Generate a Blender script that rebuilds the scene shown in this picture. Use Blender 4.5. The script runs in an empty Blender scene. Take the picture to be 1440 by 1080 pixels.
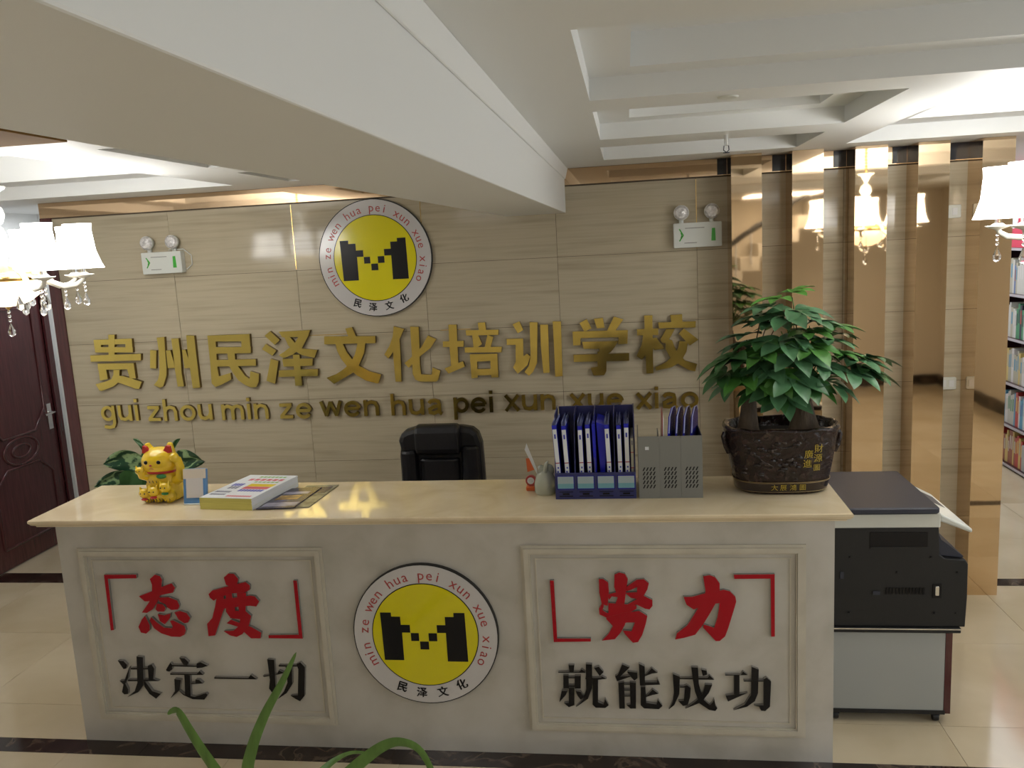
import bpy, bmesh, math, random
from mathutils import Vector, Matrix, Euler
random.seed(7)
S = bpy.context.scene
COL = S.collection
PI = math.pi

# ---------------------------------------------------------------- camera, world, exposure
cam = bpy.data.cameras.new('camera'); camo = bpy.data.objects.new('camera', cam); COL.objects.link(camo)
yaw, pitch, roll = 0.1422, 0.1646, -0.0545
fwd = Vector((-math.sin(yaw)*math.cos(pitch), math.cos(yaw)*math.cos(pitch), -math.sin(pitch)))
rgt = Vector((math.cos(yaw), math.sin(yaw), 0)); up = rgt.cross(fwd)
r2 = rgt*math.cos(roll)+up*math.sin(roll); u2 = -rgt*math.sin(roll)+up*math.cos(roll)
M = Matrix((r2, u2, -fwd)).transposed().to_4x4(); M.translation = Vector((1.9638, -3.4005, 2.241))
camo.matrix_world = M
cam.sensor_width = 36; cam.lens = 1186.08/1440*36; cam.clip_start = .02
S.camera = camo
w = bpy.data.worlds.new('world'); S.world = w; w.use_nodes = True
w.node_tree.nodes['Background'].inputs[0].default_value = (.80, .90, 1, 1)
w.node_tree.nodes['Background'].inputs[1].default_value = 1.2
S.view_settings.view_transform = 'Standard'; S.view_settings.look = 'None'
S.view_settings.gamma = 1; S.view_settings.use_curve_mapping = False
S.view_settings.exposure = 0.05

def area(name, loc, rot, sx, sy, power, col):
    l = bpy.data.lights.new(name, 'AREA'); l.shape = 'RECTANGLE'; l.size = sx; l.size_y = sy
    l.energy = power; l.color = col
    o = bpy.data.objects.new(name, l); o.location = loc; o.rotation_euler = rot; COL.objects.link(o); return o
area('daylight_right_window', (6.15, -1.9, 1.6), (PI/2, 0, PI/2), 2.2, 1.6, 30, (.86, .93, 1))
area('rear_fill_light', (0.2, -3.9, 2.66), (0, 0, 0), .9, .9, 16, (1, .98, .94))  # added fill behind the camera, this and the next; no fitting there
area('rear_fill_light', (3.9, -4.2, 2.66), (0, 0, 0), .9, .9, 26, (1, .98, .94))
area('far_room_light', (5.0, 4.0, 2.66), (0, 0, 0), 2.0, 2.6, 45, (.93, .96, 1))
area('corridor_light', (-2.3, 2.45, 2.66), (0, 0, 0), .5, .5, 5, (.93, .96, 1))
CHAND = ((-.845, .12), (3.74, .12))
for x, y in CHAND:   # added fill into the trays, standing in for the bulbs' upward light
    area('tray_fill_uplight', (x, y+.1, 2.46), (PI, 0, 0), .7, .7, 17, (1, .985, .96))

# ---------------------------------------------------------------- materials
MATS = {}
def nodes(name):
    m = bpy.data.materials.new(name); m.use_nodes = True; MATS[name] = m
    nt = m.node_tree; return m, nt, nt.nodes['Principled BSDF']
def mat(name, col, rough=.5, metal=0, spec=.5, noise=0, nscale=20, bump=0, bscale=60, emit=0, trans=0, ecol=None, stretch=None, coat=0, alpha=1):
    m, nt, b = nodes(name)
    b.inputs['Base Color'].default_value = (*col, 1); b.inputs['Roughness'].default_value = rough
    b.inputs['Metallic'].default_value = metal; b.inputs['Specular IOR Level'].default_value = spec
    b.inputs['Coat Weight'].default_value = coat; b.inputs['Coat Roughness'].default_value = .08
    if trans: b.inputs['Transmission Weight'].default_value = trans
    if emit:
        b.inputs['Emission Color'].default_value = (*(ecol or col), 1); b.inputs['Emission Strength'].default_value = emit
    if alpha < 1: b.inputs['Alpha'].default_value = alpha
    if noise or bump:
        tc = nt.nodes.new('ShaderNodeTexCoord'); mp = nt.nodes.new('ShaderNodeMapping')
        nt.links.new(tc.outputs['Object'], mp.inputs['Vector'])
        if stretch: mp.inputs['Scale'].default_value = stretch
    if noise:
        n = nt.nodes.new('ShaderNodeTexNoise'); n.inputs['Scale'].default_value = nscale; n.inputs['Detail'].default_value = 5
        nt.links.new(mp.outputs[0], n.inputs['Vector'])
        r = nt.nodes.new('ShaderNodeValToRGB'); r.color_ramp.elements[0].position = .3; r.color_ramp.elements[1].position = .7
        r.color_ramp.elements[0].color = (*[c*(1-noise) for c in col], 1); r.color_ramp.elements[1].color = (*[min(1, c*(1+noise)) for c in col], 1)
        nt.links.new(n.outputs['Fac'], r.inputs[0]); nt.links.new(r.outputs[0], b.inputs['Base Color'])
    if bump:
        n2 = nt.nodes.new('ShaderNodeTexNoise'); n2.inputs['Scale'].default_value = bscale; n2.inputs['Detail'].default_value = 3
        nt.links.new(mp.outputs[0], n2.inputs['Vector'])
        bp = nt.nodes.new('ShaderNodeBump'); bp.inputs['Strength'].default_value = bump; bp.inputs['Distance'].default_value = .01
        nt.links.new(n2.outputs['Fac'], bp.inputs['Height']); nt.links.new(bp.outputs[0], b.inputs['Normal'])
    return m
def ramp_mat(name, stops, rough, scale, stretch, detail=4, distort=0, randomize=False, rough2=None, tex='NOISE', bump=0):
    m, nt, b = nodes(name); b.inputs['Roughness'].default_value = rough
    tc = nt.nodes.new('ShaderNodeTexCoord'); mp = nt.nodes.new('ShaderNodeMapping'); mp.inputs['Scale'].default_value = stretch
    nt.links.new(tc.outputs['Object'], mp.inputs['Vector'])
    if randomize:
        oi = nt.nodes.new('ShaderNodeObjectInfo'); mu = nt.nodes.new('ShaderNodeMath'); mu.operation = 'MULTIPLY'; mu.inputs[1].default_value = 7.0
        nt.links.new(oi.outputs['Random'], mu.inputs[0]); nt.links.new(mu.outputs[0], mp.inputs['Location'])
    n = nt.nodes.new('ShaderNodeTexNoise'); n.inputs['Scale'].default_value = scale; n.inputs['Detail'].default_value = detail
    n.inputs['Distortion'].default_value = distort
    nt.links.new(mp.outputs[0], n.inputs['Vector'])
    r = nt.nodes.new('ShaderNodeValToRGB'); els = r.color_ramp.elements
    els[0].position, els[0].color = stops[0][0], (*stops[0][1], 1); els[1].position, els[1].color = stops[-1][0], (*stops[-1][1], 1)
    for p, c in stops[1:-1]:
        e = els.new(p); e.color = (*c, 1)
    nt.links.new(n.outputs['Fac'], r.inputs[0]); nt.links.new(r.outputs[0], b.inputs['Base Color'])
    if bump:
        bp = nt.nodes.new('ShaderNodeBump'); bp.inputs['Strength'].default_value = bump; bp.inputs['Distance'].default_value = .01
        nt.links.new(n.outputs['Fac'], bp.inputs['Height']); nt.links.new(bp.outputs[0], b.inputs['Normal'])
    return m

WALLTILE = ramp_mat('travertine_tile', [(.30, (.40, .34, .24)), (.45, (.48, .415, .30)), (.55, (.51, .445, .325)), (.72, (.44, .375, .27))], .09, 2.2, (.5, 1, 12), 5, .3, True)
GROUT = mat('dark_joint', (.10, .075, .05), .9)
FLOORTILE = ramp_mat('cream_floor_tile', [(.3, (.52, .43, .29)), (.7, (.64, .55, .40))], .10, 1.6, (1, 1, 1), 4, .4, True)
FGROUT = mat('floor_joint', (.33, .27, .18), .8)
DARKMARBLE = ramp_mat('dark_brown_marble', [(.44, (.018, .010, .008)), (.54, (.035, .02, .014)), (.60, (.10, .07, .05)), (.62, (.03, .018, .012))], .1, 4, (1, 1, 1), 8, 1.6)
DESKSTONE = ramp_mat('grey_cream_stone', [(.3, (.46, .435, .38)), (.52, (.53, .505, .455)), (.72, (.57, .545, .50))], .12, 5, (1, 1, 1), 7, .3)
MOULD = ramp_mat('cream_moulding', [(.3, (.50, .46, .38)), (.7, (.58, .54, .45))], .18, 8, (1, 1, 1), 5, .3)
COUNTER = ramp_mat('cream_marble', [(.3, (.66, .53, .34)), (.55, (.76, .64, .44)), (.7, (.80, .69, .50))], .07, 3.5, (1, 1, 1), 8, .8)
PAINT = mat('white_paint', (.79, .80, .79), .55, bump=.02, bscale=150)
REARPAINT = mat('warm_white_paint', (.70, .64, .54), .6)
TAN = mat('tan_ceiling_panel', (.27, .155, .055), .85, spec=.1)
GOLDMIRROR = mat('bronze_mirror', (.74, .56, .37), .035, 1, bump=.05, bscale=2.2)
BANDMIRROR = mat('bronze_mirror_band', (.66, .47, .30), .04, 1, bump=.10, bscale=2.5)
def brushed():
    m = mat('brushed_gold', (.80, .62, .17), .20, 1, bump=.6, bscale=2.6)
    m.node_tree.nodes['Principled BSDF'].inputs['Anisotropic'].default_value = .5
    return m
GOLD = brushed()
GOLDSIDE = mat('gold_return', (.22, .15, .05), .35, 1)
CGOLD = mat('polished_gold', (.83, .58, .22), .18, 1)
CHROME = mat('chrome', (.8, .8, .8), .12, 1)
RED = mat('red_acrylic', (.40, .004, .014), .25, spec=.3)
BLACKAC = mat('black_acrylic', (.004, .004, .006), .22, spec=.3)
ACEDGE = mat('clear_acrylic_edge', (.30, .28, .25), .15, trans=.35, coat=.5)
YELLOW = mat('yellow_enamel', (.74, .66, .006), .16, coat=.4)
PLAQUE = mat('plaque_white', (.60, .58, .58), .15, coat=.5)
PRINTBLACK = mat('print_black', (.006, .006, .008), .3, spec=.3)
PRINTRED = mat('print_red', (.42, .05, .05), .3)
WHITEP = mat('white_plastic', (.68, .70, .66), .35)
PAPER = mat('paper_white', (.74, .76, .78), .6)
YPAPER = mat('yellow_paper', (.66, .60, .16), .6, noise=.10, nscale=6, stretch=(1, 1, 60))
GREEN = mat('sign_green', (.06, .42, .05), .4)
LEATHER = mat('black_leather', (.006, .006, .010), .42, noise=.2, nscale=8, bump=.12, bscale=90)
BLACKP = mat('black_plastic', (.009, .009, .010), .5, bump=.02, bscale=500)
DGREY = mat('dark_blue_grey_plastic', (.030, .033, .050), .5, bump=.03, bscale=600)
REFLNAVY = mat('navy_reflection', (.010, .010, .018), .12)
GREYP = mat('grey_plastic', (.22, .22, .205), .45)
CABGREY = mat('cabinet_grey', (.36, .37, .35), .4)
DARKWOOD = mat('dark_red_wood', (.085, .020, .022), .22, noise=.25, nscale=5, stretch=(12, 12, 1), coat=.4)
SHELFWOOD = mat('shelf_wood', (.05, .018, .022), .35)
BLUE = mat('blue_plastic', (.022, .025, .30), .25)
NAVY = mat('navy_plastic', (.028, .032, .14), .35)
FBLUE = mat('folder_blue', (.015, .02, .48), .25)
CLEARBLUE = mat('sleeve_blue', (.42, .46, .80), .25)
TEAL = mat('label_teal', (.16, .36, .42), .4)
GOLDYEL = mat('yellow_ceramic', (.82, .56, .02), .22, coat=.6)
CATRED = mat('cat_red', (.50, .03, .03), .3)
CATGREEN = mat('cat_green', (.03, .22, .06), .3)
SHADE = mat('lit_lamp_shade', (.95, .93, .9), .6, emit=7.5, ecol=(1, .985, .96))
BULB = mat('lit_bulb_top', (1, .98, .95), .5, emit=120, ecol=(1, .98, .95))
BOWLGLOW = mat('lit_alabaster_bowl', (.95, .88, .75), .4, emit=2.2, ecol=(1, .86, .62))
CERAMIC = mat('white_ceramic', (.80, .78, .70), .15, coat=.5)
CRYSTAL = mat('crystal', (.97, .97, 1), .02, trans=1.0)
LENS = mat('lamp_reflector', (.72, .70, .70), .12, .25, noise=.35, nscale=60, bump=.5, bscale=90)
POTM = ramp_mat('brown_glaze', [(.46, (.012, .004, .004)), (.60, (.026, .010, .010)), (.70, (.05, .035, .025)), (.80, (.16, .13, .10))], .12, 26, (1, 1, 1), 5, 1.0, bump=.9)
POTREL = ramp_mat('relief_glaze', [(.40, (.010, .005, .005)), (.60, (.03, .018, .014)), (.80, (.20, .16, .13))], .12, 40, (1, 1, 1), 5, 1.0, bump=.5)
POTBAND = mat('dark_brown_glaze', (.016, .006, .006), .12, coat=.5)
SOIL = mat('soil', (.02, .014, .009), .95, bump=.6, bscale=80)
BARK = mat('bark', (.10, .07, .045), .8, noise=.4, nscale=14, stretch=(2, 2, .6), bump=.6, bscale=40)
LEAFA = mat('leaf_green', (.065, .20, .035), .38, noise=.30, nscale=14)
LEAFB = mat('leaf_dark_green', (.04, .13, .035), .36, noise=.30, nscale=14)
LEAFC = mat('leaf_light_green', (.12, .36, .05), .38, noise=.25, nscale=14)
LEAFBLUE = mat('leaf_blue_green', (.075, .19, .085), .34, noise=.30, nscale=14)
def varleaf():
    m, nt, b = nodes('variegated_leaf'); b.inputs['Roughness'].default_value = .3
    uv = nt.nodes.new('ShaderNodeTexCoord'); wv = nt.nodes.new('ShaderNodeTexWave'); wv.wave_type = 'BANDS'; wv.bands_direction = 'Y'
    wv.inputs['Scale'].default_value = 16; wv.inputs['Distortion'].default_value = 6; wv.inputs['Detail'].default_value = 3
    nt.links.new(uv.outputs['Object'], wv.inputs['Vector'])
    r = nt.nodes.new('ShaderNodeValToRGB'); r.color_ramp.elements[0].color = (.010, .055, .025, 1); r.color_ramp.elements[0].position = .55
    r.color_ramp.elements[1].color = (.26, .40, .20, 1); r.color_ramp.elements[1].position = .95
    nt.links.new(wv.outputs['Fac'], r.inputs[0]); nt.links.new(r.outputs[0], b.inputs['Base Color']); return m
VARLEAF = varleaf()

# ---------------------------------------------------------------- mesh helpers
class MB:
    def __init__(s): s.v = []; s.f = []; s.mi = []; s.smooth = []
    def add(s, vs, fs, mi=0, sm=False):
        b = len(s.v); s.v += [tuple(p) for p in vs]
        for f in fs: s.f.append([b+i for i in f]); s.mi.append(mi); s.smooth.append(sm)
        return s
    def box(s, x0, x1, y0, y1, z0, z1, mi=0, rot=None):
        vs = [(x, y, z) for x in (x0, x1) for y in (y0, y1) for z in (z0, z1)]
        if rot:
            c = Vector(((x0+x1)/2, (y0+y1)/2, (z0+z1)/2)); R = Euler(rot).to_matrix()
            vs = [c+R@(Vector(p)-c) for p in vs]
        return s.add(vs, [(0, 1, 3, 2), (4, 6, 7, 5), (0, 4, 5, 1), (2, 3, 7, 6), (0, 2, 6, 4), (1, 5, 7, 3)], mi)
    def bbox(s, x0, x1, y0, y1, z0, z1, r=.01, mi=0, seg=2, axis='z'):
        # box whose edges along one axis are rounded, with softened caps
        dims = {'z': (x0, x1, y0, y1, z0, z1), 'y': (x0, x1, z0, z1, y0, y1), 'x': (y0, y1, z0, z1, x0, x1)}[axis]
        a0, a1, b0, b1, c0, c1 = dims
        def ring(ins, c):
            out = []
            for cx, cy, st in ((a1-r, b1-r, 0), (a0+r, b1-r, 90), (a0+r, b0+r, 180), (a1-r, b0+r, 270)):
                for k in range(seg+1):
                    t = math.radians(st+90*k/seg); out.append((cx+(r-ins)*math.cos(t), cy+(r-ins)*math.sin(t), c))
            return out
        q = r*.3
        rings = [ring(q, c0), ring(0, c0+q), ring(0, c1-q), ring(q, c1)]
        n = len(rings[0]); vs = [p for rr in rings for p in rr]
        if axis == 'y': vs = [(a, c, b) for a, b, c in vs]
        elif axis == 'x': vs = [(c, a, b) for a, b, c in vs]
        fs = [(k*n+i, k*n+(i+1) % n, (k+1)*n+(i+1) % n, (k+1)*n+i) for k in range(3) for i in range(n)]
        fs += [tuple(range(n))[::-1], tuple(range(3*n, 4*n))]
        return s.add(vs, fs, mi)
    def prism(s, poly, y0, y1, mi=0, mside=None):   # poly in (x,z), extruded along y
        n = len(poly); vs = [(x, y0, z) for x, z in poly]+[(x, y1, z) for x, z in poly]
        s.add(vs, [tuple(range(n)), tuple(range(n, 2*n))[::-1]], mi)
        b = len(s.v)-2*n
        for i in range(n):
            j = (i+1) % n; s.f.append([b+i, b+n+i, b+n+j, b+j]); s.mi.append(mi if mside is None else mside); s.smooth.append(False)
        return s
    def plan(s, poly, z0, z1, mi=0):
        n = len(poly); vs = [(x, y, z0) for x, y in poly]+[(x, y, z1) for x, y in poly]
        fs = [tuple(range(n))[::-1], tuple(range(n, 2*n))]+[(i, (i+1) % n, n+(i+1) % n, n+i) for i in range(n)]
        return s.add(vs, fs, mi)
    def tube(s, pts, r, n=8, mi=0, closed=False):
        pts = [Vector(p) for p in pts]; rs = r if isinstance(r, (list, tuple)) else [r]*len(pts)
        rings = []; pu = None
        for i, p in enumerate(pts):
            t = (pts[min(i+1, len(pts)-1)]-pts[max(i-1, 0)]).normalized()
            a = Vector((0, 0, 1)) if abs(t.z) < .9 else Vector((1, 0, 0))
            u = (a.cross(t)).normalized() if pu is None else (pu-t*pu.dot(t)).normalized()
            pu = u; v = t.cross(u)
            rings.append([p+(u*math.cos(2*PI*k/n)+v*math.sin(2*PI*k/n))*rs[i] for k in range(n)])
        vs = [q for rr in rings for q in rr]
        fs = [(k*n+i, k*n+(i+1) % n, (k+1)*n+(i+1) % n, (k+1)*n+i) for k in range(len(pts)-1) for i in range(n)]
        s.add(vs, fs, mi, True)
        s.add(rings[0], [tuple(range(n))[::-1]], mi); s.add(rings[-1], [tuple(range(n))], mi)
        return s
    def lathe(s, prof, c=(0, 0, 0), n=24, mi=0, sm=True, axis='z', wave=None):
        vs = []
        for k, (r, z) in enumerate(prof):
            for i in range(n):
                t = 2*PI*i/n; rr = r*(1+(wave(k, t) if wave else 0))
                x, y = rr*math.cos(t), rr*math.sin(t)
                p = (x, y, z) if axis == 'z' else ((x, z, y) if axis == 'y' else (z, x, y))
                vs.append((c[0]+p[0], c[1]+p[1], c[2]+p[2]))
        fs = [(k*n+i, k*n+(i+1) % n, (k+1)*n+(i+1) % n, (k+1)*n+i) for k in range(len(prof)-1) for i in range(n)]
        s.add(vs, fs, mi, sm)
        for k, rev in ((0, True), (len(prof)-1, False)):
            if prof[k][0] > 1e-5:
                f = list(range(k*n, k*n+n)); s.add([vs[i] for i in f], [tuple(range(n))[::-1] if rev else tuple(range(n))], mi)
        return s
    def ball(s, c, r, n=12, mi=0, sc=(1, 1, 1)):
        prof = []; m = max(4, n//2)
        vs = []
        for k in range(1, m):
            a = PI*k/m
            for i in range(n):
                t = 2*PI*i/n; vs.append((c[0]+r*sc[0]*math.sin(a)*math.cos(t), c[1]+r*sc[1]*math.sin(a)*math.sin(t), c[2]-r*sc[2]*math.cos(a)))
        vs += [(c[0], c[1], c[2]-r*sc[2]), (c[0], c[1], c[2]+r*sc[2])]
        fs = [(k*n+i, k*n+(i+1) % n, (k+1)*n+(i+1) % n, (k+1)*n+i) for k in range(m-2) for i in range(n)]
        b = (m-1)*n
        fs += [(b, (i+1) % n, i) for i in range(n)]+[(b+1, (m-2)*n+i, (m-2)*n+(i+1) % n) for i in range(n)]
        return s.add(vs, fs, mi, True)
    def ribbon(s, pts, w, y0, y1, closed=False, mi=0, mside=None):  # thick stroke in the x,z plane
        n = len(pts); P = [Vector((p[0], p[1])) for p in pts]; L = []; R = []
        for i in range(n):
            if closed: a, b = P[i-1], P[(i+1) % n]
            else: a, b = P[max(i-1, 0)], P[min(i+1, n-1)]
            t = (b-a).normalized(); nn = Vector((-t.y, t.x)); k = 1
            if 0 < i < n-1 or closed:
                t1 = (P[i]-P[i-1]).normalized(); k = 1/max(.5, abs(nn.dot(Vector((-t1.y, t1.x)))))
            L.append(P[i]+nn*w/2*k); R.append(P[i]-nn*w/2*k)
        vs = [(p.x, y0, p.y) for p in L]+[(p.x, y0, p.y) for p in R]+[(p.x, y1, p.y) for p in L]+[(p.x, y1, p.y) for p in R]
        m = n if closed else n-1; ms = mi if mside is None else mside
        for i in range(m):
            j = (i+1) % n
        s.add(vs, [(i, (i+1) % n, n+(i+1) % n, n+i) for i in range(m)]+[(2*n+i, 3*n+i, 3*n+(i+1) % n, 2*n+(i+1) % n) for i in range(m)], mi)
        b = len(s.v)-4*n
        side = [(i, 2*n+i, 2*n+(i+1) % n, (i+1) % n) for i in range(m)]+[(n+i, n+(i+1) % n, 3*n+(i+1) % n, 3*n+i) for i in range(m)]
        if not closed: side += [(0, n, 3*n, 2*n), (n-1, 3*n-1, 4*n-1, 2*n-1)]
        for f in side: s.f.append([b+i for i in f]); s.mi.append(ms); s.smooth.append(False)
        return s
def fixn(me):
    bm = bmesh.new(); bm.from_mesh(me); bmesh.ops.recalc_face_normals(bm, faces=bm.faces[:]); bm.to_mesh(me); bm.free()
def obj(name, mb, mats, parent=None, local=False, bevel=0, subs=0):
    me = bpy.data.meshes.new(name); me.from_pydata(mb.v, [], mb.f)
    if not isinstance(mats, (list, tuple)): mats = [mats]
    for m in mats: me.materials.append(m)
    me.polygons.foreach_set('material_index', mb.mi); me.polygons.foreach_set('use_smooth', mb.smooth); me.update()
    fixn(me)
    o = bpy.data.objects.new(name, me); COL.objects.link(o)
    if parent is not None:
        o.parent = parent
        if not local:
            p = parent; off = Vector((0, 0, 0))
            while p is not None: off += p.location; p = p.parent
            me.transform(Matrix.Translation(-off))
    if bevel:
        b = o.modifiers.new('bevel', 'BEVEL'); b.width = bevel; b.segments = 2; b.limit_method = 'ANGLE'; b.angle_limit = .7
    if subs:
        b = o.modifiers.new('subd', 'SUBSURF'); b.levels = subs; b.render_levels = subs
    return o
def thing(name, label, cat, loc=(0, 0, 0), group=None):
    o = bpy.data.objects.new(name, None); COL.objects.link(o); o.location = loc; o.empty_display_size = .05
    o['label'] = label; o['category'] = cat
    if group: o['group'] = group
    return o
def tag(o, label, cat, group=None):
    o['label'] = label; o['category'] = cat
    if group: o['group'] = group
    return o
def struct(name, mb, mats, parent=None, **k):
    o = obj(name, mb, mats, parent, **k)
    if parent is None: o['kind'] = 'structure'
    return o
def copy_tree(o, parent=None):
    c = o.copy(); COL.objects.link(c)
    if parent is not None: c.parent = parent
    for ch in list(o.children): copy_tree(ch, c)
    return c
def arc(cx, cy, rx, ry, a0, a1, n):
    return [(cx+rx*math.cos(math.radians(a0+(a1-a0)*k/n)), cy+ry*math.sin(math.radians(a0+(a1-a0)*k/n))) for k in range(n+1)]
def text_verts(ch, size):
    c = bpy.data.curves.new('t', 'FONT'); c.body = ch; c.size = size; c.resolution_u = 2; c.align_x = 'CENTER'; c.align_y = 'CENTER'
    o = bpy.data.objects.new('t', c); COL.objects.link(o); dg = bpy.context.evaluated_depsgraph_get()
    me = bpy.data.meshes.new_from_object(o.evaluated_get(dg)); v = [tuple(p.co) for p in me.vertices]; f = [tuple(p.vertices) for p in me.polygons]
    bpy.data.objects.remove(o); bpy.data.curves.remove(c); bpy.data.meshes.remove(me)
    if v:
        cx = (min(p[0] for p in v)+max(p[0] for p in v))/2 if len(ch) == 1 else 0
        v = [(p[0]-cx, p[1]) for p in v]
    return v, f

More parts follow.
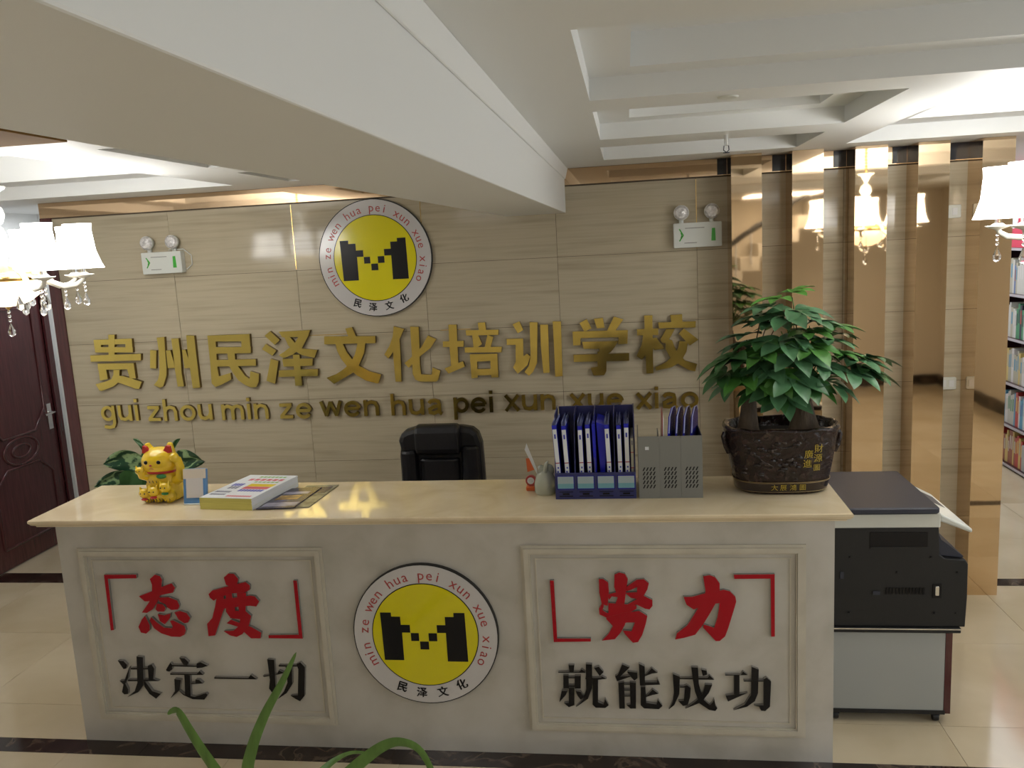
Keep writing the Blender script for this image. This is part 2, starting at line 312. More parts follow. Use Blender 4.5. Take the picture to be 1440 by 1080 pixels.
GLYPH={'贵':[(-3338,3492,-2779,3489,-2787,3417,-3338,3420),(-3338,3492,-3235,3493,-3246,3316,-3338,3319),(-2871,3488,-2774,3486,-2784,3299,-2887,3303),(-3328,3392,-2776,3371,-2784,3299,-3338,3319),(-3109,3556,-3017,3552,-3069,3187,-3156,3190),(-3418,3281,-2668,3277,-2680,3187,-3421,3194),(-3322,3164,-2796,3154,-2803,3068,-3330,3077),(-3322,3164,-3214,3160,-3201,2944,-3321,2929),(-2898,3153,-2791,3154,-2786,2940,-2873,2943,-2896,3062),(-3100,3069,-3008,3066,-3027,2966,-3114,2969),(-3109,3005,-3024,2984,-3067,2884,-3132,2840,-3318,2781,-3351,2792,-3393,2881,-3251,2909,-3147,2942),(-3053,2985,-2985,2983,-2863,2947,-2705,2891,-2758,2792,-2815,2799,-3000,2873,-3075,2899)],
'州':[(-2528,3322,-2437,3314,-2475,3066,-2561,3074),(-2409,3488,-2299,3493,-2311,3287,-2318,3088,-2333,2971,-2401,2818,-2452,2797,-2538,2840,-2466,2911,-2433,3001,-2417,3128,-2403,3317),(-2299,3309,-2236,3311,-2206,3157,-2201,3066,-2302,3065),(-2202,3467,-2097,3467,-2095,3261,-2110,2991,-2099,2809,-2191,2807,-2200,3039,-2199,3265),(-2065,3309,-2017,3312,-1983,3167,-1968,3058,-2059,3057),(-1979,3503,-1867,3494,-1868,3253,-1868,2783,-1974,2777,-1981,3032,-1988,3275)],
'民':[(-1680,3487,-1567,3487,-1589,3063,-1581,2928,-1603,2820,-1645,2786,-1696,2841,-1683,3103),(-1680,3487,-1087,3485,-1093,3389,-1577,3403),(-1199,3485,-1083,3485,-1092,3233,-1222,3234),(-1581,3327,-1083,3313,-1092,3229,-1587,3238),(-1423,3237,-1320,3237,-1322,3054,-1420,3058),(-1583,3153,-1032,3147,-1037,3058,-1589,3063),(-1629,2921,-1552,2936,-1411,2972,-1407,2882,-1567,2810,-1645,2786,-1696,2841),(-1414,3066,-1293,3062,-1205,2925,-1145,2883,-1124,2985,-1007,2945,-1023,2838,-1064,2768,-1139,2766,-1219,2800,-1306,2865,-1370,2966)],
'泽':[(-874,3454,-790,3512,-669,3389,-745,3326),(-930,3275,-868,3344,-730,3250,-792,3182),(-820,3143,-717,3108,-795,2803,-911,2847),(-672,3499,-238,3504,-274,3418,-629,3423),(-400,3431,-273,3426,-370,3272,-506,3189,-639,3145,-704,3188,-622,3229,-464,3337),(-601,3430,-520,3419,-463,3346,-371,3264,-164,3238,-210,3135,-379,3176,-500,3251,-558,3315),(-659,3137,-238,3127,-248,3030,-651,3031),(-506,3189,-415,3186,-420,2769,-512,2768),(-721,2984,-179,2984,-188,2891,-730,2895)],
'文':[(246,3505,337,3519,380,3400,277,3396),(-50,3413,642,3390,635,3299,-60,3308),(94,3311,197,3303,233,3201,304,3094,395,3003,523,2928,680,2879,635,2767,600,2768,468,2807,348,2881,248,2973,160,3099,108,3215),(395,3308,501,3304,473,3175,387,3012,298,2918,174,2852,27,2777,-70,2860,70,2908,185,2975,273,3051,335,3136,369,3222)],
'化':[(898,3508,1036,3468,963,3334,852,3156,794,3089,745,3143,825,3261,879,3380),(877,3354,963,3334,960,3118,947,2778,867,2780,863,3121),(1117,3495,1230,3486,1224,3238,1210,2979,1219,2865,1359,2856,1375,2947,1477,2905,1442,2788,1414,2763,1195,2770,1135,2798,1105,2878,1114,3112),(1344,3370,1453,3319,1367,3206,1228,3108,1058,2958,1006,3020,1113,3103,1245,3220)],
'培':[(1625,3500,1729,3496,1721,2987,1624,2956,1618,3266),(1537,3286,1810,3284,1805,3207,1532,3213),(1535,2933,1784,3019,1806,2950,1582,2862),(2009,3510,2103,3510,2110,3408,2016,3412),(1845,3419,2272,3410,2268,3343,1849,3351),(1927,3356,2004,3353,2048,3232,1985,3192,1934,3194),(2124,3348,2199,3320,2157,3186,2080,3189),(1817,3198,2302,3189,2294,3117,1817,3130),(1881,3106,2238,3102,2237,3012,1879,3007),(1881,3106,1971,3103,1965,2798,1883,2792),(2143,3101,2238,3102,2237,2793,2142,2796),(1959,2910,2149,2908,2144,2826,1954,2828)],
'训':[(2456,3470,2546,3504,2591,3393,2517,3353),(2369,3287,2581,3283,2577,3207,2369,3207),(2484,3279,2581,3279,2574,3055,2622,3087,2663,3052,2623,2942,2489,2831,2434,2915,2472,2990),(2676,3490,2777,3482,2747,2964,2686,2846,2633,2801,2576,2850,2640,2933,2667,3060),(2809,3451,2909,3447,2901,2831,2821,2829,2804,3182),(2970,3486,3074,3482,3064,2783,2971,2777,2972,3176)],
'学':[(3307,3451,3400,3497,3457,3378,3364,3340),(3490,3497,3602,3505,3618,3380,3523,3375),(3741,3515,3855,3474,3743,3325,3641,3329),(3215,3346,3907,3339,3901,3252,3216,3262),(3215,3346,3319,3346,3308,3171,3216,3170),(3801,3339,3907,3339,3898,3165,3783,3165),(3330,3212,3780,3207,3745,3142,3694,3077,3643,3045,3535,3041,3546,3116,3348,3123),(3215,3052,3915,3048,3912,2952,3216,2959),(3520,3083,3631,3062,3623,2827,3592,2777,3459,2777,3425,2876,3513,2890)],
'校':[(4114,3512,4215,3512,4208,2782,4122,2781),(4019,3343,4283,3345,4281,3262,4021,3268),(4095,3270,4168,3267,4162,3060,4070,2959,4005,3007,4075,3154),(4207,3224,4256,3230,4327,3137,4350,3086,4228,3074,4196,3125),(4432,3503,4577,3509,4582,3398,4446,3404),(4285,3419,4743,3416,4737,3339,4291,3345),(4380,3333,4484,3329,4442,3248,4376,3151,4319,3170,4304,3204),(4531,3269,4597,3332,4771,3186,4665,3116),(4377,3217,4449,3190,4503,3047,4605,2928,4749,2881,4723,2790,4643,2810,4531,2880,4420,2967,4366,3086),(4538,3178,4642,3166,4623,3043,4548,2913,4433,2850,4245,2815,4234,2857,4370,2919,4469,3007,4520,3088)],
'态':[(-471,1648,-416,1690,-368,1676,-352,1642,-369,1565,-405,1453,-482,1354,-544,1318,-594,1321,-508,1424,-468,1515,-457,1592),(-601,1480,-488,1522,-308,1593,-264,1607,-234,1565,-262,1516,-320,1506,-400,1488,-514,1431,-550,1431),(-403,1467,-310,1474,-229,1440,-214,1391,-233,1355,-298,1348,-337,1376,-347,1404,-407,1432),(-432,1410,-376,1404,-352,1369,-371,1333,-435,1333,-453,1354),(-565,1293,-531,1197,-538,1147,-578,1115,-628,1125,-645,1182,-603,1253),(-506,1279,-456,1226,-391,1177,-320,1171,-304,1185,-325,1242,-296,1249,-189,1194,-181,1151,-200,1108,-246,1087,-331,1089,-427,1120,-492,1169,-525,1247),(-438,1308,-375,1298,-309,1316,-322,1270,-379,1209,-425,1241),(-272,1327,-213,1341,-152,1321,-123,1272,-150,1229,-186,1222,-238,1257)],
'度':[(247,1663,293,1701,347,1698,383,1650,363,1588,312,1567,260,1594),(82,1504,121,1539,279,1581,449,1622,486,1588,482,1547,424,1519,305,1512,169,1470,124,1441,92,1469),(155,1469,226,1484,211,1358,155,1232,98,1105,33,1097,34,1217,90,1274,131,1386),(152,1449,476,1492,523,1485,559,1437,526,1388,465,1395,367,1387,156,1358),(251,1518,306,1519,308,1470,323,1359,316,1303,259,1289,230,1338),(355,1519,444,1519,414,1304,358,1304,355,1401),(252,1345,418,1346,468,1298,395,1262,264,1275),(363,1290,468,1298,437,1207,365,1122,306,1093,245,1107,187,1148,286,1156,347,1206),(224,1226,270,1261,376,1220,457,1193,547,1138,534,1082,444,1081,382,1143,331,1192)],
'lb1':[(-919,1688,-598,1689,-602,1654,-885,1649,-897,1147,-929,1142)],
'rb1':[(899,1635,933,1635,933,1083,610,1084,613,1113,899,1121)],
'lb2':[(3191,1640,3225,1640,3230,1113,3519,1116,3518,1089,3199,1080)],
'rb2':[(4716,1694,5044,1698,5044,1152,5014,1151,5012,1660,4721,1657)],
'努':[(3607,1655,3644,1655,3685,1623,3688,1538,3672,1415,3624,1428,3606,1532),(3739,1693,3779,1713,3827,1700,3850,1655,3835,1565,3812,1416,3765,1272,3720,1219,3656,1297,3733,1415,3760,1493,3733,1584),(3598,1388,3624,1434,3641,1415,3628,1376,3664,1350,3725,1363,3754,1311,3656,1310,3602,1336),(3676,1519,3761,1539,3760,1493,3711,1500,3686,1467),(3679,1441,3843,1429,3915,1417,3914,1391,3828,1338,3681,1330,3677,1376),(3822,1533,3925,1539,3941,1475,3869,1488),(3835,1584,3922,1649,3982,1655,4023,1617,4010,1565,3978,1507,4049,1469,4048,1417,4023,1385,3987,1391,3915,1429,3842,1390,3818,1416,3917,1475,3926,1585,3871,1559,3834,1546),(3656,1310,3816,1357,3938,1371,4003,1326,3989,1261,3956,1156,3918,1090,3875,1083,3810,1161,3793,1194,3866,1188,3898,1267,3826,1266,3764,1239,3691,1265),(3702,1219,3766,1324,3827,1312,3813,1246,3774,1174,3723,1114,3612,1099,3669,1159)],
'力':[(4470,1680,4521,1690,4566,1673,4603,1618,4602,1555,4569,1444,4516,1346,4463,1254,4396,1161,4304,1132,4229,1116,4246,1174,4333,1245,4393,1345,4453,1443,4487,1548),(4305,1498,4376,1499,4467,1527,4634,1562,4685,1549,4729,1500,4735,1459,4716,1389,4669,1228,4642,1150,4596,1107,4564,1106,4462,1225,4469,1254,4553,1226,4580,1318,4601,1444,4543,1437,4387,1387,4330,1428)],
'决':[(-901,842,-844,838,-812,801,-826,763,-855,758,-878,800),(-910,638,-862,639,-790,782,-820,668,-857,611,-836,554,-843,506,-882,501,-902,524,-877,601),(-778,770,-589,774,-591,758,-780,755),(-705,887,-641,879,-664,671,-679,595,-735,528,-857,473,-772,536,-732,623),(-605,795,-565,810,-543,768,-566,664,-512,644,-825,636,-823,651,-614,658),(-662,653,-638,615,-592,540,-510,514,-564,465,-624,511,-666,586)],
'定':[(-281,880,-231,876,-194,839,-212,806,-248,810),(-427,760,-376,831,-360,808,-366,762,-397,740,-424,746),(-379,808,-110,805,-112,792,-381,793),(-117,826,-78,841,-9,805,-66,786,-122,780),(-390,723,-65,722,-66,713,-391,709),(-130,719,-98,752,-65,718),(-251,717,-196,709,-214,492,-269,500),(-355,668,-290,660,-318,556,-422,470,-366,545),(-327,556,-267,510,-176,493,-60,533,-44,515,-82,467,-198,469,-286,509),(-196,631,-76,630,-198,619),(-146,667,-109,663,-76,631,-150,630)],
'一':[(41,692,373,692,398,723,454,679,39,678)],
'切':[(575,879,642,873,626,593,658,619,599,534,562,591,579,679),(515,715,655,733,674,772,724,748,655,729,524,705),(679,824,898,825,896,813,677,809),(742,817,805,818,791,640,729,551,633,487,702,565,746,654,746,784),(850,840,887,855,928,809,896,526,849,473,808,494,762,526,833,532,862,786)],
'就':[(3317,868,3368,869,3358,799,3324,798),(3225,805,3461,809,3461,799,3225,795),(3406,807,3428,833,3461,807),(3268,771,3313,772,3311,650,3263,649),(3367,769,3419,770,3414,652,3362,651),(3309,757,3370,758,3370,747,3308,746),(3305,680,3367,681,3367,671,3305,669),(3311,658,3359,659,3352,495,3303,475,3264,512,3305,516),(3248,630,3300,628,3281,590,3222,518),(3368,629,3413,623,3438,571,3410,548,3384,585),(3467,881,3521,879,3513,662,3472,557,3365,477,3430,549,3461,646),(3537,846,3578,861,3617,811,3582,774),(3459,754,3595,757,3602,770,3642,749,3567,739,3458,742),(3520,747,3567,748,3559,530,3606,509,3622,561,3650,502,3619,476,3537,477,3511,506)],
'能':[(3778,883,3841,855,3757,770,3848,779,3819,807,3826,818,3903,809,3905,758,3877,735,3845,771,3729,725,3714,772,3738,788),(3739,711,3789,719,3788,472,3741,471),(3837,720,3890,714,3883,475,3836,474,3803,506,3837,514),(3782,706,3843,707,3843,697,3782,695),(3781,651,3841,652,3841,642,3780,641),(3779,595,3840,597,3839,587,3778,585),(3919,893,3968,868,3967,723,4071,725,4072,761,4094,703,3923,692),(3965,777,4028,855,4076,812,4026,804),(3929,678,3969,679,3972,532,4059,520,4073,564,4109,506,4078,476,3951,480,3924,509),(3967,584,4029,658,4078,619,4028,607)],
'成':[(4202,803,4261,779,4254,619,4209,516,4161,474,4196,545,4208,633),(4257,768,4491,772,4511,795,4546,756,4257,756),(4259,690,4292,691,4319,704,4351,676,4343,592,4322,519,4282,510,4243,555,4290,558,4302,679,4259,679),(4358,868,4414,865,4418,717,4448,580,4507,523,4527,546,4544,582,4553,524,4569,496,4552,470,4500,479,4421,536,4384,644,4366,774),(4440,847,4485,838,4488,802,4452,790),(4470,711,4529,709,4502,639,4441,551,4301,485,4395,561,4449,631)],
'功':[(4638,806,4765,806,4784,836,4823,804,4638,796),(4709,801,4755,802,4753,627,4708,626),(4639,613,4821,643,4658,560),(4855,880,4913,856,4905,641,4879,568,4814,516,4703,481,4795,537,4847,625),(4790,755,4958,758,4958,748,4790,745),(4951,771,4977,786,5012,751,5002,521,4963,480,4930,483,4911,519,4872,528,4950,534)]}
# ================================================================ SETTING
YW = 1.935
# floor with separate 0.8 m tiles
fb = MB().box(-2.95, 6.4, -5.4, 6.0, -.06, -.004); floor = struct('floor', fb, FGROUT)
x = -2.62-.8*0
n = 0
bands = [(-.11, .0, -2.75, 6.2), (1.88, 2.06, -2.75, -1.75), (1.87, 1.98, 4.05, 6.2)]
def cut(y0, y1, x0, x1):
    segs = [(y0, y1)]
    for b0, b1, bx0, bx1 in bands:
        if x1 <= bx0+.01 or x0 >= bx1-.01: continue
        ns = []
        for a, b in segs:
            if b1 <= a or b0 >= b: ns.append((a, b)); continue
            if a < b0: ns.append((a, b0))
            if b1 < b: ns.append((b1, b))
        segs = ns
    return segs
xe = [-2.75, -2.3, -1.5, -.7, .1, .9, 1.7, 2.5, 3.3, 4.05, 4.85, 5.65, 6.3]
ye = [-5.3, -4.5, -3.7, -2.9, -2.1, -1.3, -.5, .3, 1.1, 1.9, 2.7, 3.5, 4.3, 5.1, 5.9]
for i in range(len(xe)-1):
    for j in range(len(ye)-1):
        for a, b in cut(ye[j], ye[j+1], xe[i], xe[i+1]):
            if b-a < .02: continue
            obj('floor_tile', MB().box(xe[i]+.001, xe[i+1]-.001, a+.001, b-.001, -.02, 0), FLOORTILE, floor)
for k, (b0, b1, x0, x1) in enumerate(bands):
    t = None
    xs = x0
    root = struct('trim_%d' % (k+1), MB().box(x0, x1, b0, b1, -.03, -.003), GROUT)
    while xs < x1-.01:
        e = min(xs+1.2, x1); obj('border_tile', MB().box(xs+.001, e-.001, b0+.001, b1-.001, -.02, .001), DARKMARBLE, root); xs = e
# back wall with travertine tiles
wall = struct('wall_back', MB().box(-1.96, 4.11, YW+.006, YW+.2, 0, 2.68), [GROUT])
TILE = .4285
xs = [-1.875, -1.040]+[-.183+2*TILE*k for k in range(5)]+[4.107]
zs = [TILE*k for k in range(7)]
for i in range(len(xs)-1):
    for j in range(len(zs)-1):
        obj('wall_tile', MB().box(xs[i]+.0012, xs[i+1]-.0012, YW, YW+.02, zs[j]+.0012, zs[j+1]-.0012), WALLTILE, wall)
# gold bead lines seen in some joints
for (a, b, z) in ((-.16, .18, 4*TILE), (.75, .95, 4*TILE)):
    obj('joint_bead', MB().box(a, b, YW-.0015, YW+.004, z-.002, z+.002), CGOLD, wall)
for a in (-.183, .674, 2.388): obj('joint_bead', MB().box(a-.0018, a+.0018, YW-.0015, YW+.004, 5*TILE+.01, 6*TILE-.005), CGOLD, wall)
# wood trim at the wall's left end, white return behind it
struct('trim_4', MB().box(-1.955, -1.875, YW-.012, YW+.21, 0, 2.578), DARKWOOD)
# bronze mirror band under the ceiling
struct('trim_5', MB().box(-1.955, 1.218, YW-.006, YW+.01, 2.579, 2.677), BANDMIRROR)
struct('trim_6', MB().box(1.596, 4.105, YW-.006, YW+.01, 2.579, 2.677), BANDMIRROR)
# other walls of the room
struct('wall_left', MB().box(-2.90, -2.75, -5.4, 1.98, 0, 2.69).box(-2.90, -2.75, 2.86, 3.2, 0, 2.69).box(-2.90, -2.75, 1.98, 2.86, 2.10, 2.69), PAINT)
struct('wall_corridor', MB().box(-2.90, -1.8, 2.98, 3.1, 0, 2.69).box(-1.95, -1.80, YW+.2, 3.1, 0, 2.69), PAINT)
struct('wall_rear', MB().box(-2.9, 6.4, -5.5, -5.4, 0, 2.69), REARPAINT)
struct('wall_right', MB().box(6.2, 6.35, -5.4, -3.0, 0, 2.69).box(6.2, 6.35, -.8, 6.0, 0, 2.69).box(6.2, 6.35, -3.0, -.8, 0, .8).box(6.2, 6.35, -3.0, -.8, 2.4, 2.69), REARPAINT)
struct('wall_far_room', MB().box(3.5, 6.35, 5.75, 5.9, 0, 2.69).box(3.97, 4.10, YW+.2, 5.9, 0, 2.69), PAINT)
struct('baseboard_rear', MB().box(-2.75, 6.2, -5.4, -5.38, 0, .14), DARKMARBLE)
struct('baseboard_right', MB().box(6.17, 6.2, -5.4, 3.0, 0, .14), DARKMARBLE)
wr = struct('window_1', MB().box(6.25, 6.29, -3.0, -.8, .8, .86).box(6.25, 6.29, -3.0, -.8, 2.34, 2.4).box(6.25, 6.29, -3.0, -2.94, .86, 2.34).box(6.25, 6.29, -.86, -.8, .86, 2.34).box(6.25, 6.29, -1.93, -1.87, .86, 2.34), WHITEP)
# ceiling: stepped coffers and two chandelier trays
regs = []; ZC = 2.679
def coffer(x0, x1, y0, y1, ring=.13, h1=.07, h2=.10):
    regs.append((x0, x1, y0, y1, ZC+h1)); regs.append((x0+ring, x1-ring, y0+ring, y1-ring, ZC+h1+h2))
coffer(1.86, 5.2, -1.518, -.57); coffer(1.86, 2.91, -.325, .54); coffer(1.85, 2.90, .86, 1.54)
coffer(-.02, 1.05, -.325, .54); coffer(-.02, 1.05, .86, 1.54)
coffer(3.155, 5.2, -.35, 1.52, .24, .08, .15); coffer(-2.25, -.38, -.35, 1.55, .27, .08, .15)
coffer(1.86, 5.2, -3.2, -1.85)
X = sorted({-2.9, 6.35} | {r[0] for r in regs} | {r[1] for r in regs}); Y = sorted({-5.45, 5.95} | {r[2] for r in regs} | {r[3] for r in regs})
def lev(i, j):
    if i < 0 or j < 0 or i >= len(X)-1 or j >= len(Y)-1: return ZC
    cx, cy = (X[i]+X[i+1])/2, (Y[j]+Y[j+1])/2; z = ZC
    for r in regs:
        if r[0] < cx < r[1] and r[2] < cy < r[3]: z = max(z, r[4])
    return z
cm = MB()
for i in range(len(X)-1):
    for j in range(len(Y)-1):
        z = lev(i, j); cm.add([(X[i], Y[j], z), (X[i], Y[j+1], z), (X[i+1], Y[j+1], z), (X[i+1], Y[j], z)], [(0, 1, 2, 3)])
        z2 = lev(i+1, j)
        if z2 != z: cm.add([(X[i+1], Y[j], z), (X[i+1], Y[j+1], z), (X[i+1], Y[j+1], z2), (X[i+1], Y[j], z2)], [(0, 1, 2, 3)])
        z2 = lev(i, j+1)
        if z2 != z: cm.add([(X[i], Y[j+1], z), (X[i+1], Y[j+1], z), (X[i+1], Y[j+1], z2), (X[i], Y[j+1], z2)], [(0, 1, 2, 3)])
cm.box(-2.9, 6.35, -5.45, 5.95, 2.98, 3.03)
struct('ceiling', cm, PAINT)
struct('ceiling_beam', MB().box(1.218, 1.5955, -5.4, YW, 2.411, ZC).prism([(1.5955, 2.615), (1.602, 2.617), (1.618, ZC), (1.5955, ZC)], -5.4, YW), PAINT, bevel=.004)
struct('trim_7', MB().box(-2.74, .05, -2.2, -.60, 2.672, 2.681), TAN)
# left side door
dr = struct('door_1', MB().box(-2.80, -2.73, 1.93, 1.98, 0, 2.15).box(-2.80, -2.73, 2.86, 2.92, 0, 2.15).box(-2.80, -2.73, 1.93, 2.92, 2.10, 2.17), DARKWOOD)
obj('door_leaf', MB().box(-2.80, -2.755, 1.985, 2.855, .005, 2.095), DARKWOOD, dr)
mm = MB()
def yz(pts, r=.008): mm.tube([(-2.752, a, b) for a, b in pts], r, 6)
yz([(2.10, .16), (2.74, .16), (2.74, .62), (2.60, .74), (2.24, .74), (2.10, .62), (2.10, .16)], .011)
yz([(2.10, 1.95), (2.74, 1.95), (2.74, 1.14), (2.60, .98), (2.24, .98), (2.10, 1.14), (2.10, 1.95)], .011)
yz([(2.42+.19*math.cos(t*PI/10), .86+.105*math.sin(t*PI/10)) for t in range(21)], .011)
yz([(2.42+.10*math.cos(t*PI/10), .86+.05*math.sin(t*PI/10)) for t in range(21)], .010)
obj('door_moulding', mm, DARKWOOD, dr)
hd = MB().box(-2.755, -2.748, 2.765, 2.815, .95, 1.16).tube([(-2.75, 2.79, 1.09), (-2.70, 2.79, 1.09), (-2.695, 2.75, 1.09), (-2.695, 2.67, 1.085)], .009)
obj('door_handle', hd, CHROME, dr)
# staircase behind the camera (seen in the bronze mirrors)
st = MB()
for k in range(9): st.box(2.45+.24*k, 2.45+.24*(k+1)+.02, -5.38, -4.5, 1.05+.17*k, 1.05+.17*(k+1))
struct('staircase', st, REARPAINT)
sr = thing('stair_railing', 'dark stair railing with pale balusters behind the viewer, seen in the bronze mirrors', 'railing', (2.5, -4.46, 1.2))
obj('handrail', MB().tube([(2.45, -4.46, 1.55), (4.6, -4.46, 3.0-.1)], .035), BLACKP, sr)
for k in range(8):
    xx = 2.55+.2*k; obj('baluster', MB().tube([(xx, -4.46, 1.05+(xx-2.45)*.69), (xx, -4.46, 1.53+(xx-2.45)*.64)], .012, 6), CHROME, sr)

# bronze mirror columns
FX = [2.572, 2.744, 2.913, 3.086, 3.258, 3.433, 3.596, 3.763, 3.933, 4.103]
YF = 1.73
desc = ['bronze mirror column nearest the gold lettering', 'bronze mirror column behind the left half of the potted tree', 'bronze mirror column with the chandelier reflection', 'bronze mirror column left of the one with wall switches beside it', 'bronze mirror column at the right end of the wall, by the bookcase']
for k in range(5):
    a, b = FX[2*k], FX[2*k+1]
    t = thing('mirror_column', desc[k], 'column', (a, YF, 0), 'bronze mirror columns')
    obj('front_panel', MB().box(a, b, YF, YF+.006, 0, 2.677), GOLDMIRROR, t)
    obj('side_panel', MB().box(a, a+.005, YF+.006, YW-.001, 0, 2.677), GOLDMIRROR, t)
    obj('side_panel', MB().box(b-.005, b, YF+.006, YW-.001 if k < 4 else YW+.2, 0, 2.677), GOLDMIRROR, t)
for k, (a, b) in enumerate(((2.515, 2.570), (2.835, 2.91), (3.185, 3.256), (3.515, 3.594), (3.815, 3.931))):  # navy plates, not trim: dark reflections in the mirror band put in as colour
    struct('trim_%d' % (k+8), MB().box(a, b, YW-.012, YW-.004, 2.582, 2.676), REFLNAVY)
for k, (xx, z, lb) in enumerate(((3.855, 1.268, 'white light switch plate on the tiles, lower one, between the last two columns'), (3.865, 2.288, 'white square plate high on the tiles between the last two columns'))):
    t = thing('wall_switch', lb, 'switch', (xx, YW, z))
    wd = .05 if k == 0 else .036
    obj('plate', MB().bbox(xx-wd, xx+wd, YW-.012, YW-.0005, z-.038, z+.038, .008, axis='y'), WHITEP, t)
    for q in ((-.022, .022) if k == 0 else (0,)): obj('rocker', MB().box(xx+q-.014, xx+q+.014, YW-.016, YW-.011, z-.02, z+.02), PAPER, t)

# ================================================================ LETTERING
def poly_mesh(polys, y_front, y_back, step):
    mb = MB()
    for k, p in enumerate(polys):
        pts = [(p[i]/2000, p[i+1]/2000) for i in range(0, len(p), 2)]
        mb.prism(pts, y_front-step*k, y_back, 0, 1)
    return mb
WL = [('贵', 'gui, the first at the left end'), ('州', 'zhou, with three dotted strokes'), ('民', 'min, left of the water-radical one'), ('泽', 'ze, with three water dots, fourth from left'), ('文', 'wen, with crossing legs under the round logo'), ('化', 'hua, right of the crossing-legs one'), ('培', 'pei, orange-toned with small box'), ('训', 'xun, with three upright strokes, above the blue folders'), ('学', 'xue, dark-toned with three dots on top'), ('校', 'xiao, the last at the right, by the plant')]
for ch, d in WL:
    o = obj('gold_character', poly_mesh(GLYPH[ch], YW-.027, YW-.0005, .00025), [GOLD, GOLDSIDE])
    tag(o, 'large brushed gold character '+d, 'character', 'gold wall characters')
LET = {
 'o': [(arc(.45, .48, .35, .40, 0, 345, 23), True)],
 'n': [([(.12, 0), (.12, 1)], 0), ([(.12, .55), (.2, .78), (.42, .88), (.64, .8), (.72, .58), (.72, 0)], 0)],
 'u': [([(.12, 1), (.12, .38), (.2, .16), (.4, .1), (.62, .2), (.72, .42)], 0), ([(.74, 1), (.74, 0)], 0)],
 'm': [([(.12, 0), (.12, 1)], 0), ([(.12, .6), (.22, .82), (.40, .88), (.58, .8), (.64, .6), (.64, 0)], 0), ([(.64, .6), (.74, .82), (.92, .88), (1.1, .8), (1.16, .6), (1.16, 0)], 0)],
 'h': [([(.12, 0), (.12, 1.38)], 0), ([(.12, .55), (.2, .78), (.42, .88), (.64, .8), (.72, .58), (.72, 0)], 0)],
 'i': [([(.13, 0), (.13, 1)], 0), ([(.13, 1.16), (.13, 1.38)], 0)],
 'g': [(arc(.42, .50, .31, .38, 0, 345, 23), True), ([(.76, 1), (.76, -.1), (.66, -.33), (.42, -.38), (.14, -.32)], 0)],
 'p': [(arc(.46, .50, .31, .38, 0, 345, 23), True), ([(.12, 1), (.12, -.42)], 0)],
 'z': [([(.06, .88), (.72, .88)], 0), ([(.66, .84), (.12, .14)], 0), ([(.06, .12), (.76, .12)], 0)],
 'e': [([(.12, .5), (.80, .5)], 0), (arc(.45, .48, .35, .40, 5, 325, 20), 0)],
 'w': [([(.06, 1), (.32, .06)], 0), ([(.30, .06), (.56, .96)], 0), ([(.56, .96), (.84, .06)], 0), ([(.82, .06), (1.08, 1)], 0)],
 'x': [([(.06, 1), (.74, 0)], 0), ([(.74, 1), (.06, 0)], 0)],
 'a': [([(.12, .72), (.22, .86), (.42, .9), (.62, .82), (.66, .6), (.66, .12), (.78, .02)], 0), ([(.66, .56), (.34, .48), (.14, .34), (.16, .14), (.36, .08), (.56, .18), (.66, .34)], 0)]}
LW = {'o': .9, 'n': .86, 'u': .88, 'm': 1.30, 'h': .86, 'i': .27, 'g': .9, 'p': .86, 'z': .82, 'e': .9, 'w': 1.14, 'x': .8, 'a': .86}
WORDS = [('gui', -1.693, -1.406, 1.174, 0.111), ('zhou', -1.348, -0.863, 1.166, 0.11), ('min', -0.806, -0.46, 1.162, 0.108), ('ze', -0.393, -0.158, 1.16, 0.107), ('wen', -0.102, 0.311, 1.165, 0.106), ('hua', 0.384, 0.74, 1.163, 0.105), ('pei', 0.807, 1.076, 1.167, 0.104), ('xun', 1.147, 1.485, 1.173, 0.103), ('xue', 1.572, 1.916, 1.169, 0.102), ('xiao', 1.992, 2.382, 1.164, 0.101)]
for wd, x0, x1, z0, xh in WORDS:
    t = thing('gold_word', 'small gold letters spelling "%s" under the large characters' % wd, 'lettering', (x0, YW, z0), 'gold spelled-out words on the wall')
    tot = sum(LW[c] for c in wd)+.10*(len(wd)-1); k = (x1-x0)/tot; cx = x0
    for c in wd:
        mb = MB()
        for q, (pts, closed) in enumerate(LET[c]):
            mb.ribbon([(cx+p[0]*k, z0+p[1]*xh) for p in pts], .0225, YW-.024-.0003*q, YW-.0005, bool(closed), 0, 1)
        obj('letter', mb, [GOLD, GOLDSIDE], t); cx += (LW[c]+.10)*k
